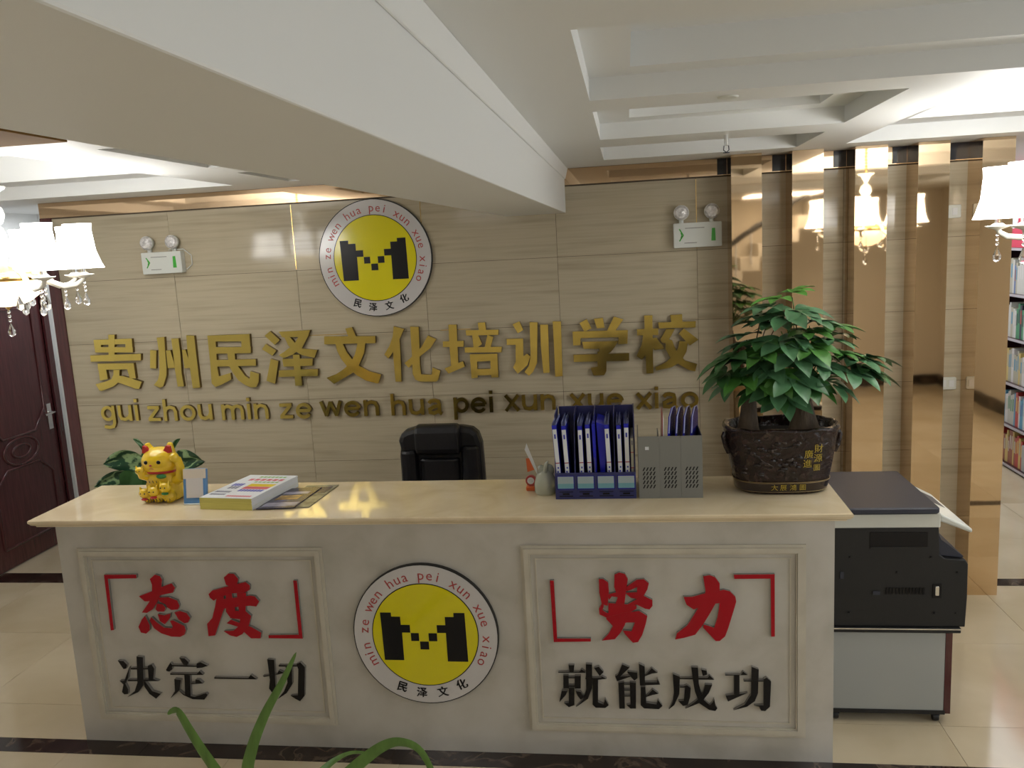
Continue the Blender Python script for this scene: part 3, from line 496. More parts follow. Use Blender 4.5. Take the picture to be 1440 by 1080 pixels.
# round logo plaques
def plaque(cx, cz, R, yb, label):
    t = thing('round_plaque', label, 'logo sign', (cx, yb, cz), 'round yellow logo plaques')
    y = yb-.022
    disc = lambda r, a, b: MB().lathe([(r, a), (r, b)], (cx, 0, cz), 64, axis='y', sm=False)
    obj('backing', disc(R, y+.002, yb), BLACKP, t)
    obj('white_ring', disc(R*.985, y, y+.003), PLAQUE, t)
    obj('black_line', disc(R*.735, y-.0008, y+.001), PRINTBLACK, t)
    obj('yellow_disc', disc(R*.722, y-.0016, y+.001), YELLOW, t)
    m = MB(); f = y-.0028; b = y-.001
    pr = lambda pts: m.prism([(cx+a*R, cz+c*R) for a, c in pts], f, b)
    pr([(-.60, .32), (-.45, .32), (-.45, .262), (-.325, .262), (-.325, .145), (-.2, .145), (-.2, .035), (-.315, .035), (-.315, -.365), (-.585, -.365)])
    pr([(.56, .32), (.41, .32), (.41, .262), (.29, .262), (.29, .145), (.17, .145), (.17, .035), (.29, .035), (.29, -.375), (.57, -.375)])
    m.box(cx-.195*R, cx-.085*R, f, b, cz-.085*R, cz+.028*R).box(cx-.075*R, cx+.045*R, f, b, cz-.205*R, cz-.092*R).box(cx+.05*R, cx+.165*R, f, b, cz-.085*R, cz+.028*R)
    obj('emblem', m, PRINTBLACK, t)
    s = 'min ze wen hua pei xun xue xiao'; tx = MB(); n = len(s)
    for k, ch in enumerate(s):
        if ch == ' ': continue
        a = math.radians(207-(207+27)*k/(n-1)); v, fc = text_verts(ch, R*.20); r0 = R*.845
        ca, sa = math.cos(a-PI/2), math.sin(a-PI/2)
        # stand each letter on the baseline circle
        off = -R*.0
        tx.add([(cx+r0*math.cos(a)+p[0]*ca-(p[1]+off)*sa, y-.001, cz+r0*math.sin(a)+p[0]*sa+(p[1]+off)*ca) for p in v], fc)
    obj('ring_lettering', tx, PRINTRED, t)['kind'] = 'stuff'
    for ch, ad in zip('民泽文化', (-116, -97, -77, -57)):
        a = math.radians(ad); v, fc = text_verts(ch, R*.155); rt = (a+PI/2)*.7; ca, sa = math.cos(rt), math.sin(rt)
        tx = MB()
        for dx, dz in ((0, 0), (.006*R, .003*R), (-.004*R, -.004*R)):
            tx.add([(cx+R*.85*math.cos(a)+p[0]*ca-p[1]*sa+dx, y-.001-abs(dx)*.02, cz+R*.85*math.sin(a)+p[0]*sa+p[1]*ca+dz) for p in v], fc)
        obj('printed_character', tx, PRINTBLACK, t)
plaque(.360, 2.197, .375, YW-.001, 'round yellow logo plaque high on the tiled wall')

# ================================================================ RECEPTION DESK
dk = thing('reception_desk', 'long cream stone reception desk with two framed slogan panels', 'desk', (1.04, .25, 0))
H0 = 1.072
body = MB().box(-.68, 2.76, 0, .03, 0, H0).box(-.68, -.65, .03, .50, 0, H0).box(2.73, 2.76, .03, .50, 0, H0).box(-.65, 2.73, .40, .43, .70, H0)
obj('body', body, DESKSTONE, dk)
obj('inner_worktop', MB().box(-.65, 2.73, .43, .80, .73, .76), MOULD, dk)
obj('inner_end_panel', MB().box(-.68, -.65, .50, .80, 0, .76), DESKSTONE, dk); obj('inner_end_panel', MB().box(2.73, 2.76, .50, .80, 0, .76), DESKSTONE, dk)
# counter slab with stepped edge
prof = [(-.012, 1.074), (-.014, 1.080), (-.026, 1.086), (-.030, 1.092), (-.034, 1.097), (-.034, 1.107), (-.030, 1.111), (.53, 1.111), (.53, 1.074)]
cmb = MB(); n = len(prof)
def xr(i): return -.75-max(0, -prof[i][0])*1.2, 2.79+max(0, -prof[i][0])*1.0
vs = [(xr(i)[0] if i < 7 else -.79, prof[i][0], prof[i][1]) for i in range(n)]+[(xr(i)[1] if i < 7 else 2.824, prof[i][0], prof[i][1]) for i in range(n)]
cmb.add(vs, [tuple(range(n)), tuple(range(n, 2*n))[::-1]]+[(i, (i+1) % n, n+(i+1) % n, n+i) for i in range(n)])
obj('counter_top', cmb, COUNTER, dk)
def frame(x0, x1, z0, z1):
    m = MB()
    for ins, wd, d in ((0, .012, .010), (.012, .022, .018), (.034, .006, .010), (.058, .006, .004)):
        a0, a1, b0, b1 = x0+ins, x1-ins, z0+ins, z1-ins
        m.prism([(a0, b0), (a1, b0), (a1-wd, b0+wd), (a0+wd, b0+wd)], -d, 0).prism([(a0, b1), (a1, b1), (a1-wd, b1-wd), (a0+wd, b1-wd)], -d, 0)
        m.prism([(a0, b0), (a0+wd, b0+wd), (a0+wd, b1-wd), (a0, b1)], -d, 0).prism([(a1, b0), (a1-wd, b0+wd), (a1-wd, b1-wd), (a1, b1)], -d, 0)
    obj('panel_frame', m, MOULD, dk)
frame(-.583, .593, .116, .968); frame(1.475, 2.647, .117, .973)
DL = [('态', 'red', 'first red brush-style character on the left desk panel'), ('度', 'red', 'second red brush-style character on the left desk panel'), ('努', 'red', 'first red brush-style character on the right desk panel'), ('力', 'red', 'second red brush-style character on the right desk panel'),
 ('lb1', 'red', 'red corner bracket at upper left of the left desk panel'), ('rb1', 'red', 'red corner bracket at lower right of the left desk panel'), ('lb2', 'red', 'red corner bracket at lower left of the right desk panel'), ('rb2', 'red', 'red corner bracket at upper right of the right desk panel'),
 ('决', 'blk', 'first black character of the lower line, left desk panel'), ('定', 'blk', 'second black character of the lower line, left desk panel'), ('一', 'blk', 'black single-stroke character on the left desk panel'), ('切', 'blk', 'last black character of the lower line, left desk panel, behind a leaf'),
 ('就', 'blk', 'first black character of the lower line, right desk panel'), ('能', 'blk', 'second black character of the lower line, right desk panel'), ('成', 'blk', 'third black character of the lower line, right desk panel'), ('功', 'blk', 'last black character of the lower line, right desk panel')]
for ch, c, lb in DL:
    bk = 'b' in ch and len(ch) == 3
    o = obj('slogan_bracket' if bk else 'slogan_character', poly_mesh(GLYPH[ch], -.0155, -.0005, .00015), [RED if c == 'red' else BLACKAC, ACEDGE])
    tag(o, lb, 'bracket' if bk else 'character', 'raised slogan brackets on the desk' if bk else 'raised slogan characters on the desk')
plaque(1.035, .570, .326, -.001, 'round yellow logo plaque on the front of the desk')
# ================================================================ THINGS ON THE DESK
ZT = 1.111
# ---- beckoning cat figurine
def merged(name, mb, mats, parent, voxel, smooth=6):
    o = obj(name, mb, mats, parent)
    r = o.modifiers.new('remesh', 'REMESH'); r.mode = 'VOXEL'; r.voxel_size = voxel; r.use_smooth_shade = True
    s = o.modifiers.new('smooth', 'SMOOTH'); s.iterations = smooth; s.factor = .6
    return o
cat = thing('lucky_cat', 'golden ceramic beckoning cat figurine with red collar on the desk', 'figurine', (-.285, .27, ZT))
cx, cy, cz = -.288, .285, ZT
b = MB()
b.bbox(cx-.080, cx+.088, cy-.055, cy+.05, cz+.002, cz+.10, .035).ball((cx, cy, cz+.10), .080, 20, sc=(1.02, .82, 1.0))
b.ball((cx-.004, cy-.005, cz+.190), .083, 24, sc=(1.10, .90, .86))
for sx in (-1, 1): b.tube([(cx+sx*.047-.004, cy, cz+.225), (cx+sx*.060-.004, cy-.002, cz+.280)], [.034, .011], 10)
b.ball((cx-.055, cy-.055, cz+.03), .032, 12).ball((cx+.0, cy-.062, cz+.03), .030, 12).ball((cx+.052, cy-.055, cz+.03), .034, 12)
b.tube([(cx-.055, cy-.02, cz+.12), (cx-.078, cy-.055, cz+.135), (cx-.075, cy-.06, cz+.155)], [.028, .022, .021], 10)
merged('body', b, GOLDYEL, cat, .0035, 5)
b = MB().tube([(cx+.070, cy-.02, cz+.095), (cx+.105, cy-.03, cz+.115), (cx+.112, cy-.035, cz+.17), (cx+.105, cy-.045, cz+.212)], [.026, .025, .019, .020], 12).ball((cx+.098, cy-.055, cz+.218), .024, 12)
merged('raised_arm', b, GOLDYEL, cat, .0035, 4)
m = MB()
for sx in (-1, 1): m.prism([(cx+sx*.052-.004-.021, cz+.236), (cx+sx*.050-.004+.022, cz+.236), (cx+sx*.060-.004+.010, cz+.266), (cx+sx*.060-.004-.006, cz+.272)], cy-.034, cy-.015)
obj('inner_ear', m, CATRED, cat)
m = MB()
for k in range(25):
    pass
m.tube([(cx+.064*math.cos(t)-.002, cy-.004+.056*math.sin(t), cz+.142-.006*math.sin(t)) for t in [2*PI*k/24 for k in range(25)]], .0095, 8); obj('collar', m, CATRED, cat)
obj('bib', MB().ball((cx+.024, cy-.060, cz+.128), .022, 12, sc=(1.2, .5, .55)), CATGREEN, cat)
m = MB()
for sx in (-1, 1): m.ball((cx+sx*.032-.006, cy-.0735, cz+.200), .0095, 10, sc=(1.15, .6, 1))
obj('eye', m, PRINTBLACK, cat)
obj('nose', MB().ball((cx-.013, cy-.0785, cz+.186), .0062, 8, sc=(1.2, .6, .8)).tube([(cx-.025, cy-.074, cz+.168), (cx-.013, cy-.077, cz+.172), (cx-.001, cy-.075, cz+.168)], .0016, 6), CATRED, cat)
m = MB()
for i in range(9):
    a = cx-.06+.0155*i; m.tube([(a, cy-.090+abs(i-4)*.0022, cz+.010), (a+.004, cy-.091+abs(i-4)*.0022, cz+.020), (a-.002, cy-.092+abs(i-4)*.0022, cz+.027)], .0016, 5)
for i in range(5): m.tube([(cx-.05+.018*i, cy-.075, cz+.112), (cx-.046+.018*i, cy-.0765, cz+.100)], .0016, 5)
obj('painted_marking', m, PRINTBLACK, cat)
for k, (dx, dz, r, dy) in enumerate(((-.062, .050, .026, -.075), (-.008, .062, .026, -.088), (.050, .080, .027, -.084), (-.080, .158, .020, -.066))):
    h = MB().ball((cx+dx, cy+dy, cz+dz), r, 14, sc=(1.1, .8, .95))
    for sx in (-1, 1): h.tube([(cx+dx+sx*r*.6, cy+dy, cz+dz+r*.5), (cx+dx+sx*r*.8, cy+dy, cz+dz+r*1.25)], [r*.38, r*.08], 6)
    ho = obj('small_cat_head', h, GOLDYEL, cat)
    f = MB()
    for sx in (-1, 1): f.ball((cx+dx+sx*r*.4, cy+dy-r*.76, cz+dz+r*.12), r*.13, 6)
    obj('small_face', f, PRINTBLACK, ho)
    if k < 3: obj('small_bib', MB().ball((cx+dx+.002, cy+dy-r*.35, cz+dz-r*1.0), r*.55, 8, sc=(1.3, .9, .5)), CATGREEN if k == 2 else CATRED, cat)
# ---- card stand (its code is left out)
cs = thing('card_stand', 'small blue and white upright card stand beside the golden cat', 'card stand', (-.09, .20, ZT))
R = Euler((-.20, 0, .10)).to_matrix()
def rb(mb, org, R):
    mb.v = [tuple(Vector(org)+R@Vector(p)) for p in mb.v]; return mb
o3 = (-.085, .185, ZT+.004)
obj('card_body', rb(MB().bbox(-.055, .055, 0, .022, 0, .165, .006, axis='y'), o3, R), mat('card_blue', (.10, .25, .50), .4), cs)
obj('card_top', rb(MB().box(-.054, .054, -.0015, .0235, .118, .164), o3, R), mat('card_cream', (.70, .62, .52), .5), cs)
obj('card_panel', rb(MB().box(-.040, .040, -.0025, 0, .028, .120), o3, R), mat('card_white', (.66, .62, .60), .5), cs)
obj('card_foot', MB().bbox(-.14, -.03, .175, .25, ZT, ZT+.006, .004), WHITEP, cs)
# ---- leaflet stack
lf = thing('leaflet_stack', 'thick stack of white-topped yellow leaflets on the desk', 'leaflets', (.1, .3, ZT))
P0, P1, P2, P3 = Vector((-.022, .115)), Vector((.245, .085)), Vector((.315, .46)), Vector((.055, .49))
def quad(mb, z0, z1, j=0):
    o = Vector((random.uniform(-j, j), random.uniform(-j, j)))
    mb.plan([tuple(p+o) for p in (P0, P1, P2, P3)], z0, z1); mb.mi = [0, 0, 0, 1, 1, 1]; return mb
z = ZT+.0005
for k in range(9):
    q = MB(); quad(q, z, z+.0058, .0012); obj('leaflet_bundle', q, [YPAPER, PAPER], lf); z += .006
q = MB(); quad(q, z, z+.0012, .001); obj('top_leaflet', q, [PAPER, PAPER], lf); z += .0013
ux, uy = (P1-P0), (P3-P0)
def strip(a0, a1, b0, b1, m, name='printed_line', zz=.0004, pieces=1, jit=0):
    q = MB()
    for k in range(pieces):
        s0 = a0+(a1-a0)*k/pieces; s1 = a0+(a1-a0)*(k+(.72 if pieces > 1 else 1))/pieces
        pts = [P0+ux*s0+uy*b0, P0+ux*s1+uy*b0, P0+ux*s1+uy*b1, P0+ux*s0+uy*b1]
        q.plan([tuple(p) for p in pts], z, z+zz)
    obj(name, q, m, lf)
PY = mat('print_yellow', (.75, .55, .02), .5); PB = mat('print_blue', (.05, .06, .45), .5); PP = mat('print_pink', (.65, .12, .16), .5); PG = mat('print_green', (.2, .45, .1), .5); PK = mat('print_grey', (.16, .16, .22), .5)
strip(.30, .85, .88, .93, PG, pieces=7); strip(.20, .92, .74, .82, PP, pieces=6); strip(.40, .9, .66, .70, PG, pieces=6)
strip(.42, .92, .49, .60, PY); strip(.42, .92, .38, .48, PP); strip(.44, .92, .28, .36, PB, pieces=8)
strip(.10, .32, .50, .60, PB, pieces=4); strip(.14, .34, .38, .48, PK, pieces=3); strip(.06, .36, .22, .28, PK, pieces=8); strip(.06, .36, .12, .17, PK, pieces=9); strip(.44, .92, .06, .11, PP, pieces=10)
# ---- two magazines lying beside the leaflets
def mag(name, pts, z0, label, mats):
    m = MB().plan(pts, z0, z0+.004); t = thing(name, label, 'magazine', (*[sum(p[i] for p in pts)/4 for i in (0, 1)], z0), 'magazines beside the leaflets')
    obj('cover', m, mats[0], t); a, b_, c, d = [Vector(p) for p in pts]
    for (s0, s1, t0, t1, mm_) in mats[1]:
        q = [a+(b_-a)*s+(d-a)*t_ for s, t_ in ((s0, t0), (s1, t0), (s1, t1), (s0, t1))]
        obj('cover_picture', MB().plan([tuple(p) for p in q], z0+.004, z0+.0045), mm_, t)
MG = mat('magazine_grey', (.22, .21, .15), .25, noise=.5, nscale=16); MP = mat('magazine_purple', (.035, .028, .07), .2, noise=.5, nscale=14)
MO = mat('magazine_ochre', (.35, .21, .05), .25, noise=.4, nscale=30); ML = mat('magazine_lilac', (.35, .33, .42), .2, noise=.3, nscale=14)
mag('magazine', [(.34, .10), (.50, .12), (.52, .47), (.36, .46)], ZT, 'grey-green magazine lying under the purple one', [MG, [(.1, .9, .6, .9, MP)]])
mag('magazine', [(.262, .085), (.435, .10), (.452, .42), (.29, .40)], ZT+.0045, 'dark purple magazine with ochre picture on top of the grey one', [MP, [(.05, .95, .08, .26, ML), (.12, .74, .40, .62, MO), (.1, .8, .68, .80, ML)]])
# ---- pennant-like price stick and crystal ornament
pn = thing('standing_tag', 'little white and orange triangular tag with a red round badge', 'tag', (1.49, .36, ZT))
OR = mat('tag_orange', (.62, .12, .03), .4)
obj('card', MB().prism([(1.468, ZT+.19), (1.478, ZT+.22), (1.535, ZT+.055), (1.53, ZT+.05)], .355, .358), PAPER, pn)
obj('card', MB().prism([(1.472, ZT+.15), (1.487, ZT+.15), (1.508, ZT+.095), (1.476, ZT+.085)], .352, .356), OR, pn)
obj('badge', MB().lathe([(.026, -.006), (.026, .006)], (1.492, .352, ZT+.045), 24, axis='y', sm=False), PRINTRED, pn)
obj('badge_face', MB().lathe([(.016, -.0075), (.016, .0)], (1.490, .352, ZT+.045), 24, axis='y', sm=False), PAPER, pn)
obj('foot', MB().bbox(1.468, 1.515, .33, .38, ZT, ZT+.02, .008), OR, pn)
tv = MB(); v, f = text_verts('口', .02); tv.add([(1.490+p[0], .3445, ZT+.045+p[1]*.7) for p in v], f); obj('badge_mark', tv, PRINTBLACK, pn)
cr = thing('glass_ornament', 'pale translucent glass ornament left of the blue file rack', 'ornament', (1.565, .30, ZT))
GL = mat('milky_glass', (.62, .66, .56), .12, trans=.45, coat=.6)
g = MB().lathe([(.045, 0), (.052, .01), (.050, .05), (.040, .085), (.028, .11), (.012, .125)], (1.563, .30, ZT), 16, wave=lambda k, t: .06*math.sin(5*t+k))
obj('base', g, GL, cr)
g = MB().ball((1.548, .29, ZT+.11), .022, 10, sc=(.9, .8, 1.2)).ball((1.585, .30, ZT+.105), .024, 10, sc=(.9, .8, 1.3)).tube([(1.566, .28, ZT+.10), (1.572, .275, ZT+.14), (1.582, .275, ZT+.158)], [.012, .010, .002], 8)
obj('crest', g, GL, cr)
# ---- blue file rack
rk = thing('file_rack', 'dark blue four-section desktop file rack with label windows', 'file rack', (1.795, .3, ZT))
x0, x1 = 1.617, 1.972
obj('base', MB().box(x0, x1, .20, .212, ZT, ZT+.118).box(x0, x1, .212, .46, ZT, ZT+.012), NAVY, rk)
obj('back_panel', MB().prism([(x0, ZT+.012), (x1, ZT+.012), (x1, ZT+.37), (x0+.01, ZT+.37)], .452, .462), NAVY, rk)
for k in range(5):
    a = x0+(x1-x0-.005)*k/4
    dvm = MB(); dvm.add([(a, .212, ZT), (a, .46, ZT), (a, .46, ZT+.375), (a, .30, ZT+.36), (a, .212, ZT+.115)], [(0, 1, 2, 3, 4)]); dvm.add([(a+.004, .212, ZT), (a+.004, .46, ZT), (a+.004, .46, ZT+.375), (a+.004, .30, ZT+.36), (a+.004, .212, ZT+.115)], [(4, 3, 2, 1, 0)])
    dvm.add([(a+d, y, zz) for (y, zz) in ((.212, ZT), (.46, ZT), (.46, ZT+.375), (.30, ZT+.36), (.212, ZT+.115)) for d in (0, .004)], [(2*i, 2*i+1, (2*i+3) % 10, (2*i+2) % 10) for i in range(5)])
    obj('divider', dvm, NAVY, rk)
for k in range(4):
    a = x0+.012+.0885*k
    fr = obj('label_window', MB().box(a-.003, a+.073, .1975, .2, ZT+.045, ZT+.107), BLUE, rk)
    obj('label_card', MB().box(a, a+.070, .1955, .1975, ZT+.072, ZT+.104), mat('card_grey%d' % k, (.34, .42, .45), .4), fr)
    obj('label_card', MB().box(a, a+.070, .1955, .1975, ZT+.050, ZT+.072), TEAL, fr)
    obj('emboss', MB().box(a+.005, a+.066, .198, .2, ZT+.012, ZT+.016).box(a+.005, a+.066, .198, .2, ZT+.032, ZT+.035).box(a+.02, a+.05, .198, .2, ZT+.02, ZT+.028), PRINTBLACK, rk)
bt = [('leftmost blue binder with white spine in the file rack', 1.637, -.016, 0), ('second blue binder from the left in the rack', 1.676, -.014, 0), ('third blue binder from the left in the rack', 1.737, -.004, 0), ('fourth blue binder from the left in the rack', 1.773, -.006, 0),
      ('blue binder right of the dark gap in the rack', 1.861, -.010, 0), ('blue binder second from right among white spines', 1.907, -.004, 0), ('blue binder next to the narrow beige folder', 1.938, -.002, 0)]
LABR = mat('label_line_red', (.35, .03, .05), .5)
for k, (lb, bx, lean, _) in enumerate(bt):
    t = thing('binder', lb, 'binder', (bx, .23, ZT+.015), 'binders in the blue rack')
    Rl = Euler((-.02, math.atan2(lean, .3), 0)).to_matrix(); og = (bx, .228, ZT+.014)
    h = .315-.003*(k % 3); wd = .0105
    obj('cover', rb(MB().box(-wd, -wd+.002, 0, .21, 0, h).box(wd-.002, wd, 0, .21, 0, h).box(-wd, wd, 0, .002, 0, h), og, Rl), FBLUE, t)
    obj('pages', rb(MB().box(-wd+.003, wd-.003, .004, .20, .01, h-.012), og, Rl), CLEARBLUE, t)
    obj('spine_label', rb(MB().box(-wd*.85, wd*.85, -.0012, 0, .07, h-.018), og, Rl), PAPER, t)
    obj('label_lines', rb(MB().box(-wd*.85, wd*.85, -.0018, -.001, .073, .077).box(-wd*.85, wd*.85, -.0018, -.001, .142, .146), og, Rl), LABR, t)
    obj('label_mark', rb(MB().box(-wd*.35, wd*.35, -.0018, -.001, h-.060, h-.040).box(-wd*.3, wd*.4, -.0018, -.001, .085, .093).box(-wd*.5, wd*.2, -.0018, -.001, .10, .108).box(-wd*.2, wd*.4, -.0018, -.001, .118, .126), og, Rl), PB, t)
    sl = MB()
    for q in range(5):
        a = -wd+.002+q*wd*.42; sl.add(rb(MB().box(a, a+.0007, .004, .205, h-.02, h+.010+.006*((q*7+k) % 3)), og, Rl).v, [(0, 1, 3, 2), (4, 6, 7, 5), (0, 4, 5, 1), (2, 3, 7, 6), (0, 2, 6, 4), (1, 5, 7, 3)])
    obj('sleeve_edges', sl, CLEARBLUE, t)
# wide dark-blue folder standing in the gap, narrow beige folder at the right end
t = thing('folder', 'wide deep blue folder opening between the white spines', 'folder', (1.815, .26, ZT+.014), 'binders in the blue rack')
obj('cover', MB().prism([(1.792, ZT+.014), (1.802, ZT+.014), (1.800, ZT+.335), (1.786, ZT+.33)], .235, .44).prism([(1.822, ZT+.014), (1.834, ZT+.014), (1.848, ZT+.32), (1.806, ZT+.335)], .25, .44), FBLUE, t)
t = thing('folder', 'narrow beige folder at the right end of the blue rack', 'folder', (1.962, .23, ZT+.014), 'binders in the blue rack')
obj('cover', MB().bbox(1.953, 1.9655, .226, .44, ZT+.014, ZT+.265, .002), mat('folder_beige', (.42, .40, .33), .5), t)
obj('label_lines', MB().box(1.953, 1.9655, .2248, .226, ZT+.13, ZT+.134).box(1.953, 1.9655, .2248, .226, ZT+.20, ZT+.203), LABR, t)
obj('label_mark', MB().box(1.957, 1.962, .2248, .226, ZT+.235, ZT+.255), PK, t)
# ---- grey magazine holder
gh = thing('magazine_holder', 'grey plastic three-section magazine holder with slotted front', 'magazine holder', (2.12, .3, ZT))
x0, x1 = 1.984, 2.258
for k in range(3):
    a = x0+(x1-x0)*k/3; b_ = x0+(x1-x0)*(k+1)/3
    obj('front_panel', MB().box(a+.0006, b_-.0006, .198, .202, ZT, ZT+.277), GREYP, gh)
    s = MB()
    for r in range(5):
        for c in range(4):
            xx = a+.017+.0145*c; zz = ZT+.046+.0195*r
            s.prism([(xx, zz), (xx+.0055, zz), (xx+.013, zz+.016), (xx+.0075, zz+.016)], .1975, .1985)
    obj('slot_row', s, PRINTBLACK, gh)
obj('side_panel', MB().box(x0, x0+.003, .202, .44, ZT, ZT+.277), GREYP, gh); obj('side_panel', MB().box(x1-.003, x1, .202, .44, ZT, ZT+.277), GREYP, gh)
obj('back_panel', MB().box(x0, x1, .437, .44, ZT, ZT+.16), GREYP, gh); obj('bottom', MB().box(x0+.003, x1-.003, .202, .437, ZT+.0005, ZT+.004), GREYP, gh)
for q in (1, 2): obj('divider', MB().box(x0+(x1-x0)*q/3-.0015, x0+(x1-x0)*q/3+.0015, .202, .437, ZT+.004, ZT+.26), GREYP, gh)
obj('sticker', MB().box(2.015, 2.031, .1972, .1985, ZT+.218, ZT+.232), PAPER, gh)
fl = ['leftmost rounded blue folder in the grey holder', 'second rounded blue folder in the grey holder', 'third rounded blue folder in the grey holder', 'rightmost rounded blue folder in the grey holder']
for k in range(4):
    a = 2.125+.032*k
    if abs(a-2.1667) < .006: a += .01
    t = thing('folder', fl[k], 'folder', (a, .3, ZT+.006), 'blue folders in the grey holder')
    m = MB(); pr = [(.215, .006), (.43, .006), (.43, .34), (.40, .368), (.33, .376), (.25, .350), (.215, .285)]
    fx = lambda y: (y-.215)*.20
    m.add([(a-.012+fx(y), y, ZT+zz) for y, zz in pr]+[(a-.004+fx(y), y, ZT+zz-.002) for y, zz in pr], [tuple(range(7)), tuple(range(7, 14))[::-1]]+[(i, (i+1) % 7, 7+(i+1) % 7, 7+i) for i in range(7)])
    obj('cover', m, FBLUE if k < 1 else BLUE, t)
    obj('trim_line', MB().tube([(a-.006+fx(y), y-.002, ZT+zz+.001) for y, zz in pr[2:]], .0026, 5), CLEARBLUE, t)
t = thing('booklet', 'thin white booklet standing at the left in the grey holder', 'booklet', (2.095, .3, ZT+.006))
obj('cover', MB().prism([(2.086, ZT+.006), (2.094, ZT+.006), (2.100, ZT+.345), (2.096, ZT+.37)], .24, .40), PAPER, t); obj('spine', MB().prism([(2.083, ZT+.006), (2.086, ZT+.006), (2.096, ZT+.37), (2.093, ZT+.35)], .24, .40), PRINTRED, t)

# ================================================================ POTTED MONEY TREE
pot = thing('flower_pot', 'dark brown glazed relief pot with gold characters at the right end of the desk', 'pot', (2.605, .34, ZT))
PX, PY0 = 2.605, .345
def pw(z):   # half width, half depth at height z
    t = max(0, min(1, z/.29)); a = .187+.058*t**.8-(.010 if z < .012 else 0); return a, a*.64
def psup(a, b_, t, e=.72):
    c, s_ = math.cos(t), math.sin(t); return (a*math.copysign(abs(c)**e, c), b_*math.copysign(abs(s_)**e, s_))
def pot_shell(zl, ext=0, close=False, mi=0):
    N = 64; m = MB(); vs = []
    for z in zl:
        a, b_ = pw(z)
        for i in range(N): 
            x, y = psup(a+ext, b_+ext, 2*PI*i/N); vs.append((PX+x, PY0+y, ZT+z))
    fs = [(k*N+i, k*N+(i+1) % N, (k+1)*N+(i+1) % N, (k+1)*N+i) for k in range(len(zl)-1) for i in range(N)]
    m.add(vs, fs, 0, True); return m, N, vs
m, N, vs = pot_shell([.0005, .012, .03, .055, .075, .10, .13, .16, .19, .22, .25, .275, .285])
k0 = len(vs)-N
inner = [(PX+(v[0]-PX)*.90, PY0+(v[1]-PY0)*.86, ZT+.290) for v in vs[k0:]]; inner2 = [(PX+(v[0]-PX)*.88, PY0+(v[1]-PY0)*.84, ZT+.24) for v in vs[k0:]]
b0 = 0
m.add(vs[k0:]+inner+inner2, [(i, (i+1) % N, N+(i+1) % N, N+i) for i in range(N)]+[(N+i, N+(i+1) % N, 2*N+(i+1) % N, 2*N+i) for i in range(N)], 0, True)
m.add(vs[:N], [tuple(range(N))[::-1]])
obj('pot_wall', m, POTM, pot)
mb_, N, _ = pot_shell([.014, .016, .052, .054], .004); obj('lower_band', mb_, POTBAND, pot)
for zz in (.014, .054, .058):
    a, b_ = pw(zz); obj('band_line', MB().tube([(PX+psup(a+.004, b_+.004, 2*PI*i/48)[0], PY0+psup(a+.004, b_+.004, 2*PI*i/48)[1], ZT+zz) for i in range(49)], .0013, 5), mat('worn_gold%d' % int(zz*1000), (.30, .22, .10), .35, .5), pot)
a, b_ = pw(.282); rim = MB().tube([(PX+psup(a*.97, b_*.97, 2*PI*i/48)[0], PY0+psup(a*.97, b_*.97, 2*PI*i/48)[1], ZT+.285+.003*math.sin(i*1.3)) for i in range(49)], .011, 8); obj('rim', rim, POTM, pot)
obj('handle', MB().tube([(PX-.238, PY0-.03, ZT+.26), (PX-.246, PY0-.035, ZT+.245), (PX-.236, PY0-.035, ZT+.20), (PX-.222, PY0-.03, ZT+.17)], .012, 8), POTM, pot); obj('handle', MB().tube([(PX+.238, PY0-.03, ZT+.26), (PX+.246, PY0-.035, ZT+.245), (PX+.236, PY0-.035, ZT+.20), (PX+.222, PY0-.03, ZT+.17)], .012, 8), POTM, pot)
obj('soil', MB().plan([(PX+psup(.215, .13, 2*PI*i/32)[0], PY0+psup(.215, .13, 2*PI*i/32)[1]) for i in range(32)], ZT+.235, ZT+.25), SOIL, pot)
def surf(x, z, ext=.0025):
    a, b_ = pw(z); q = min(.98, abs((x-PX)/a)); return PY0-b_*(1-q**(2/.72))**(.72/2)-ext
YG = mat('painted_gold', (.40, .30, .03), .3)
def pot_text(items, name):
    t = MB()
    for ch, x, z, sz in items:
        v, f = text_verts(ch, sz)
        t.add([(x+p[0], surf(x+p[0], z+p[1], .0032 if z > .08 else .0072), ZT+z+p[1]) for p in v], f)
    obj(name, t, YG, pot)
pot_text([('財', PX+.136, .205, .040), ('源', PX+.134, .162, .040), ('圖', PX+.130, .120, .032)], 'gold_inscription')
pot_text([('廣', PX+.094, .182, .040), ('進', PX+.090, .140, .040)], 'gold_inscription')
pot_text([('大', PX-.045, .034, .030), ('展', PX-.008, .034, .030), ('鴻', PX+.032, .034, .030), ('圖', PX+.072, .034, .030)], 'band_inscription')
# relief: pine branches and rocks
rl = MB(); rr = random.Random(3)
for k in range(46):
    x = PX+rr.uniform(-.17, .06); z = rr.uniform(.085, .25); 
    y = surf(x, z, -.002); rl.ball((x, y, ZT+z), rr.uniform(.007, .015), 8, sc=(1.3, .8, .75))
for br in (((-.16, .20), (-.12, .18), (-.09, .15), (-.05, .13)), ((.0, .075), (.0, .11), (.003, .15)), ((-.06, .23), (-.02, .21), (.03, .22))):
    rl.tube([(PX+x, surf(PX+x, z, 0), ZT+z) for x, z in br], .005, 6)
obj('relief_landscape', rl, POTREL, pot)
tree = thing('money_tree', 'leafy green money tree with two thick trunks growing in the brown pot', 'plant', (PX, PY0, ZT+.25))
def trunk(x, y, r, h, dx):
    t = MB().tube([(x, y, ZT+.245), (x+dx*.2, y, ZT+.28), (x+dx*.6, y, ZT+.25+h*.6), (x+dx, y, ZT+.25+h)], [r*1.35, r*1.05, r*.85, r*.7], 14); obj('trunk', t, BARK, tree)
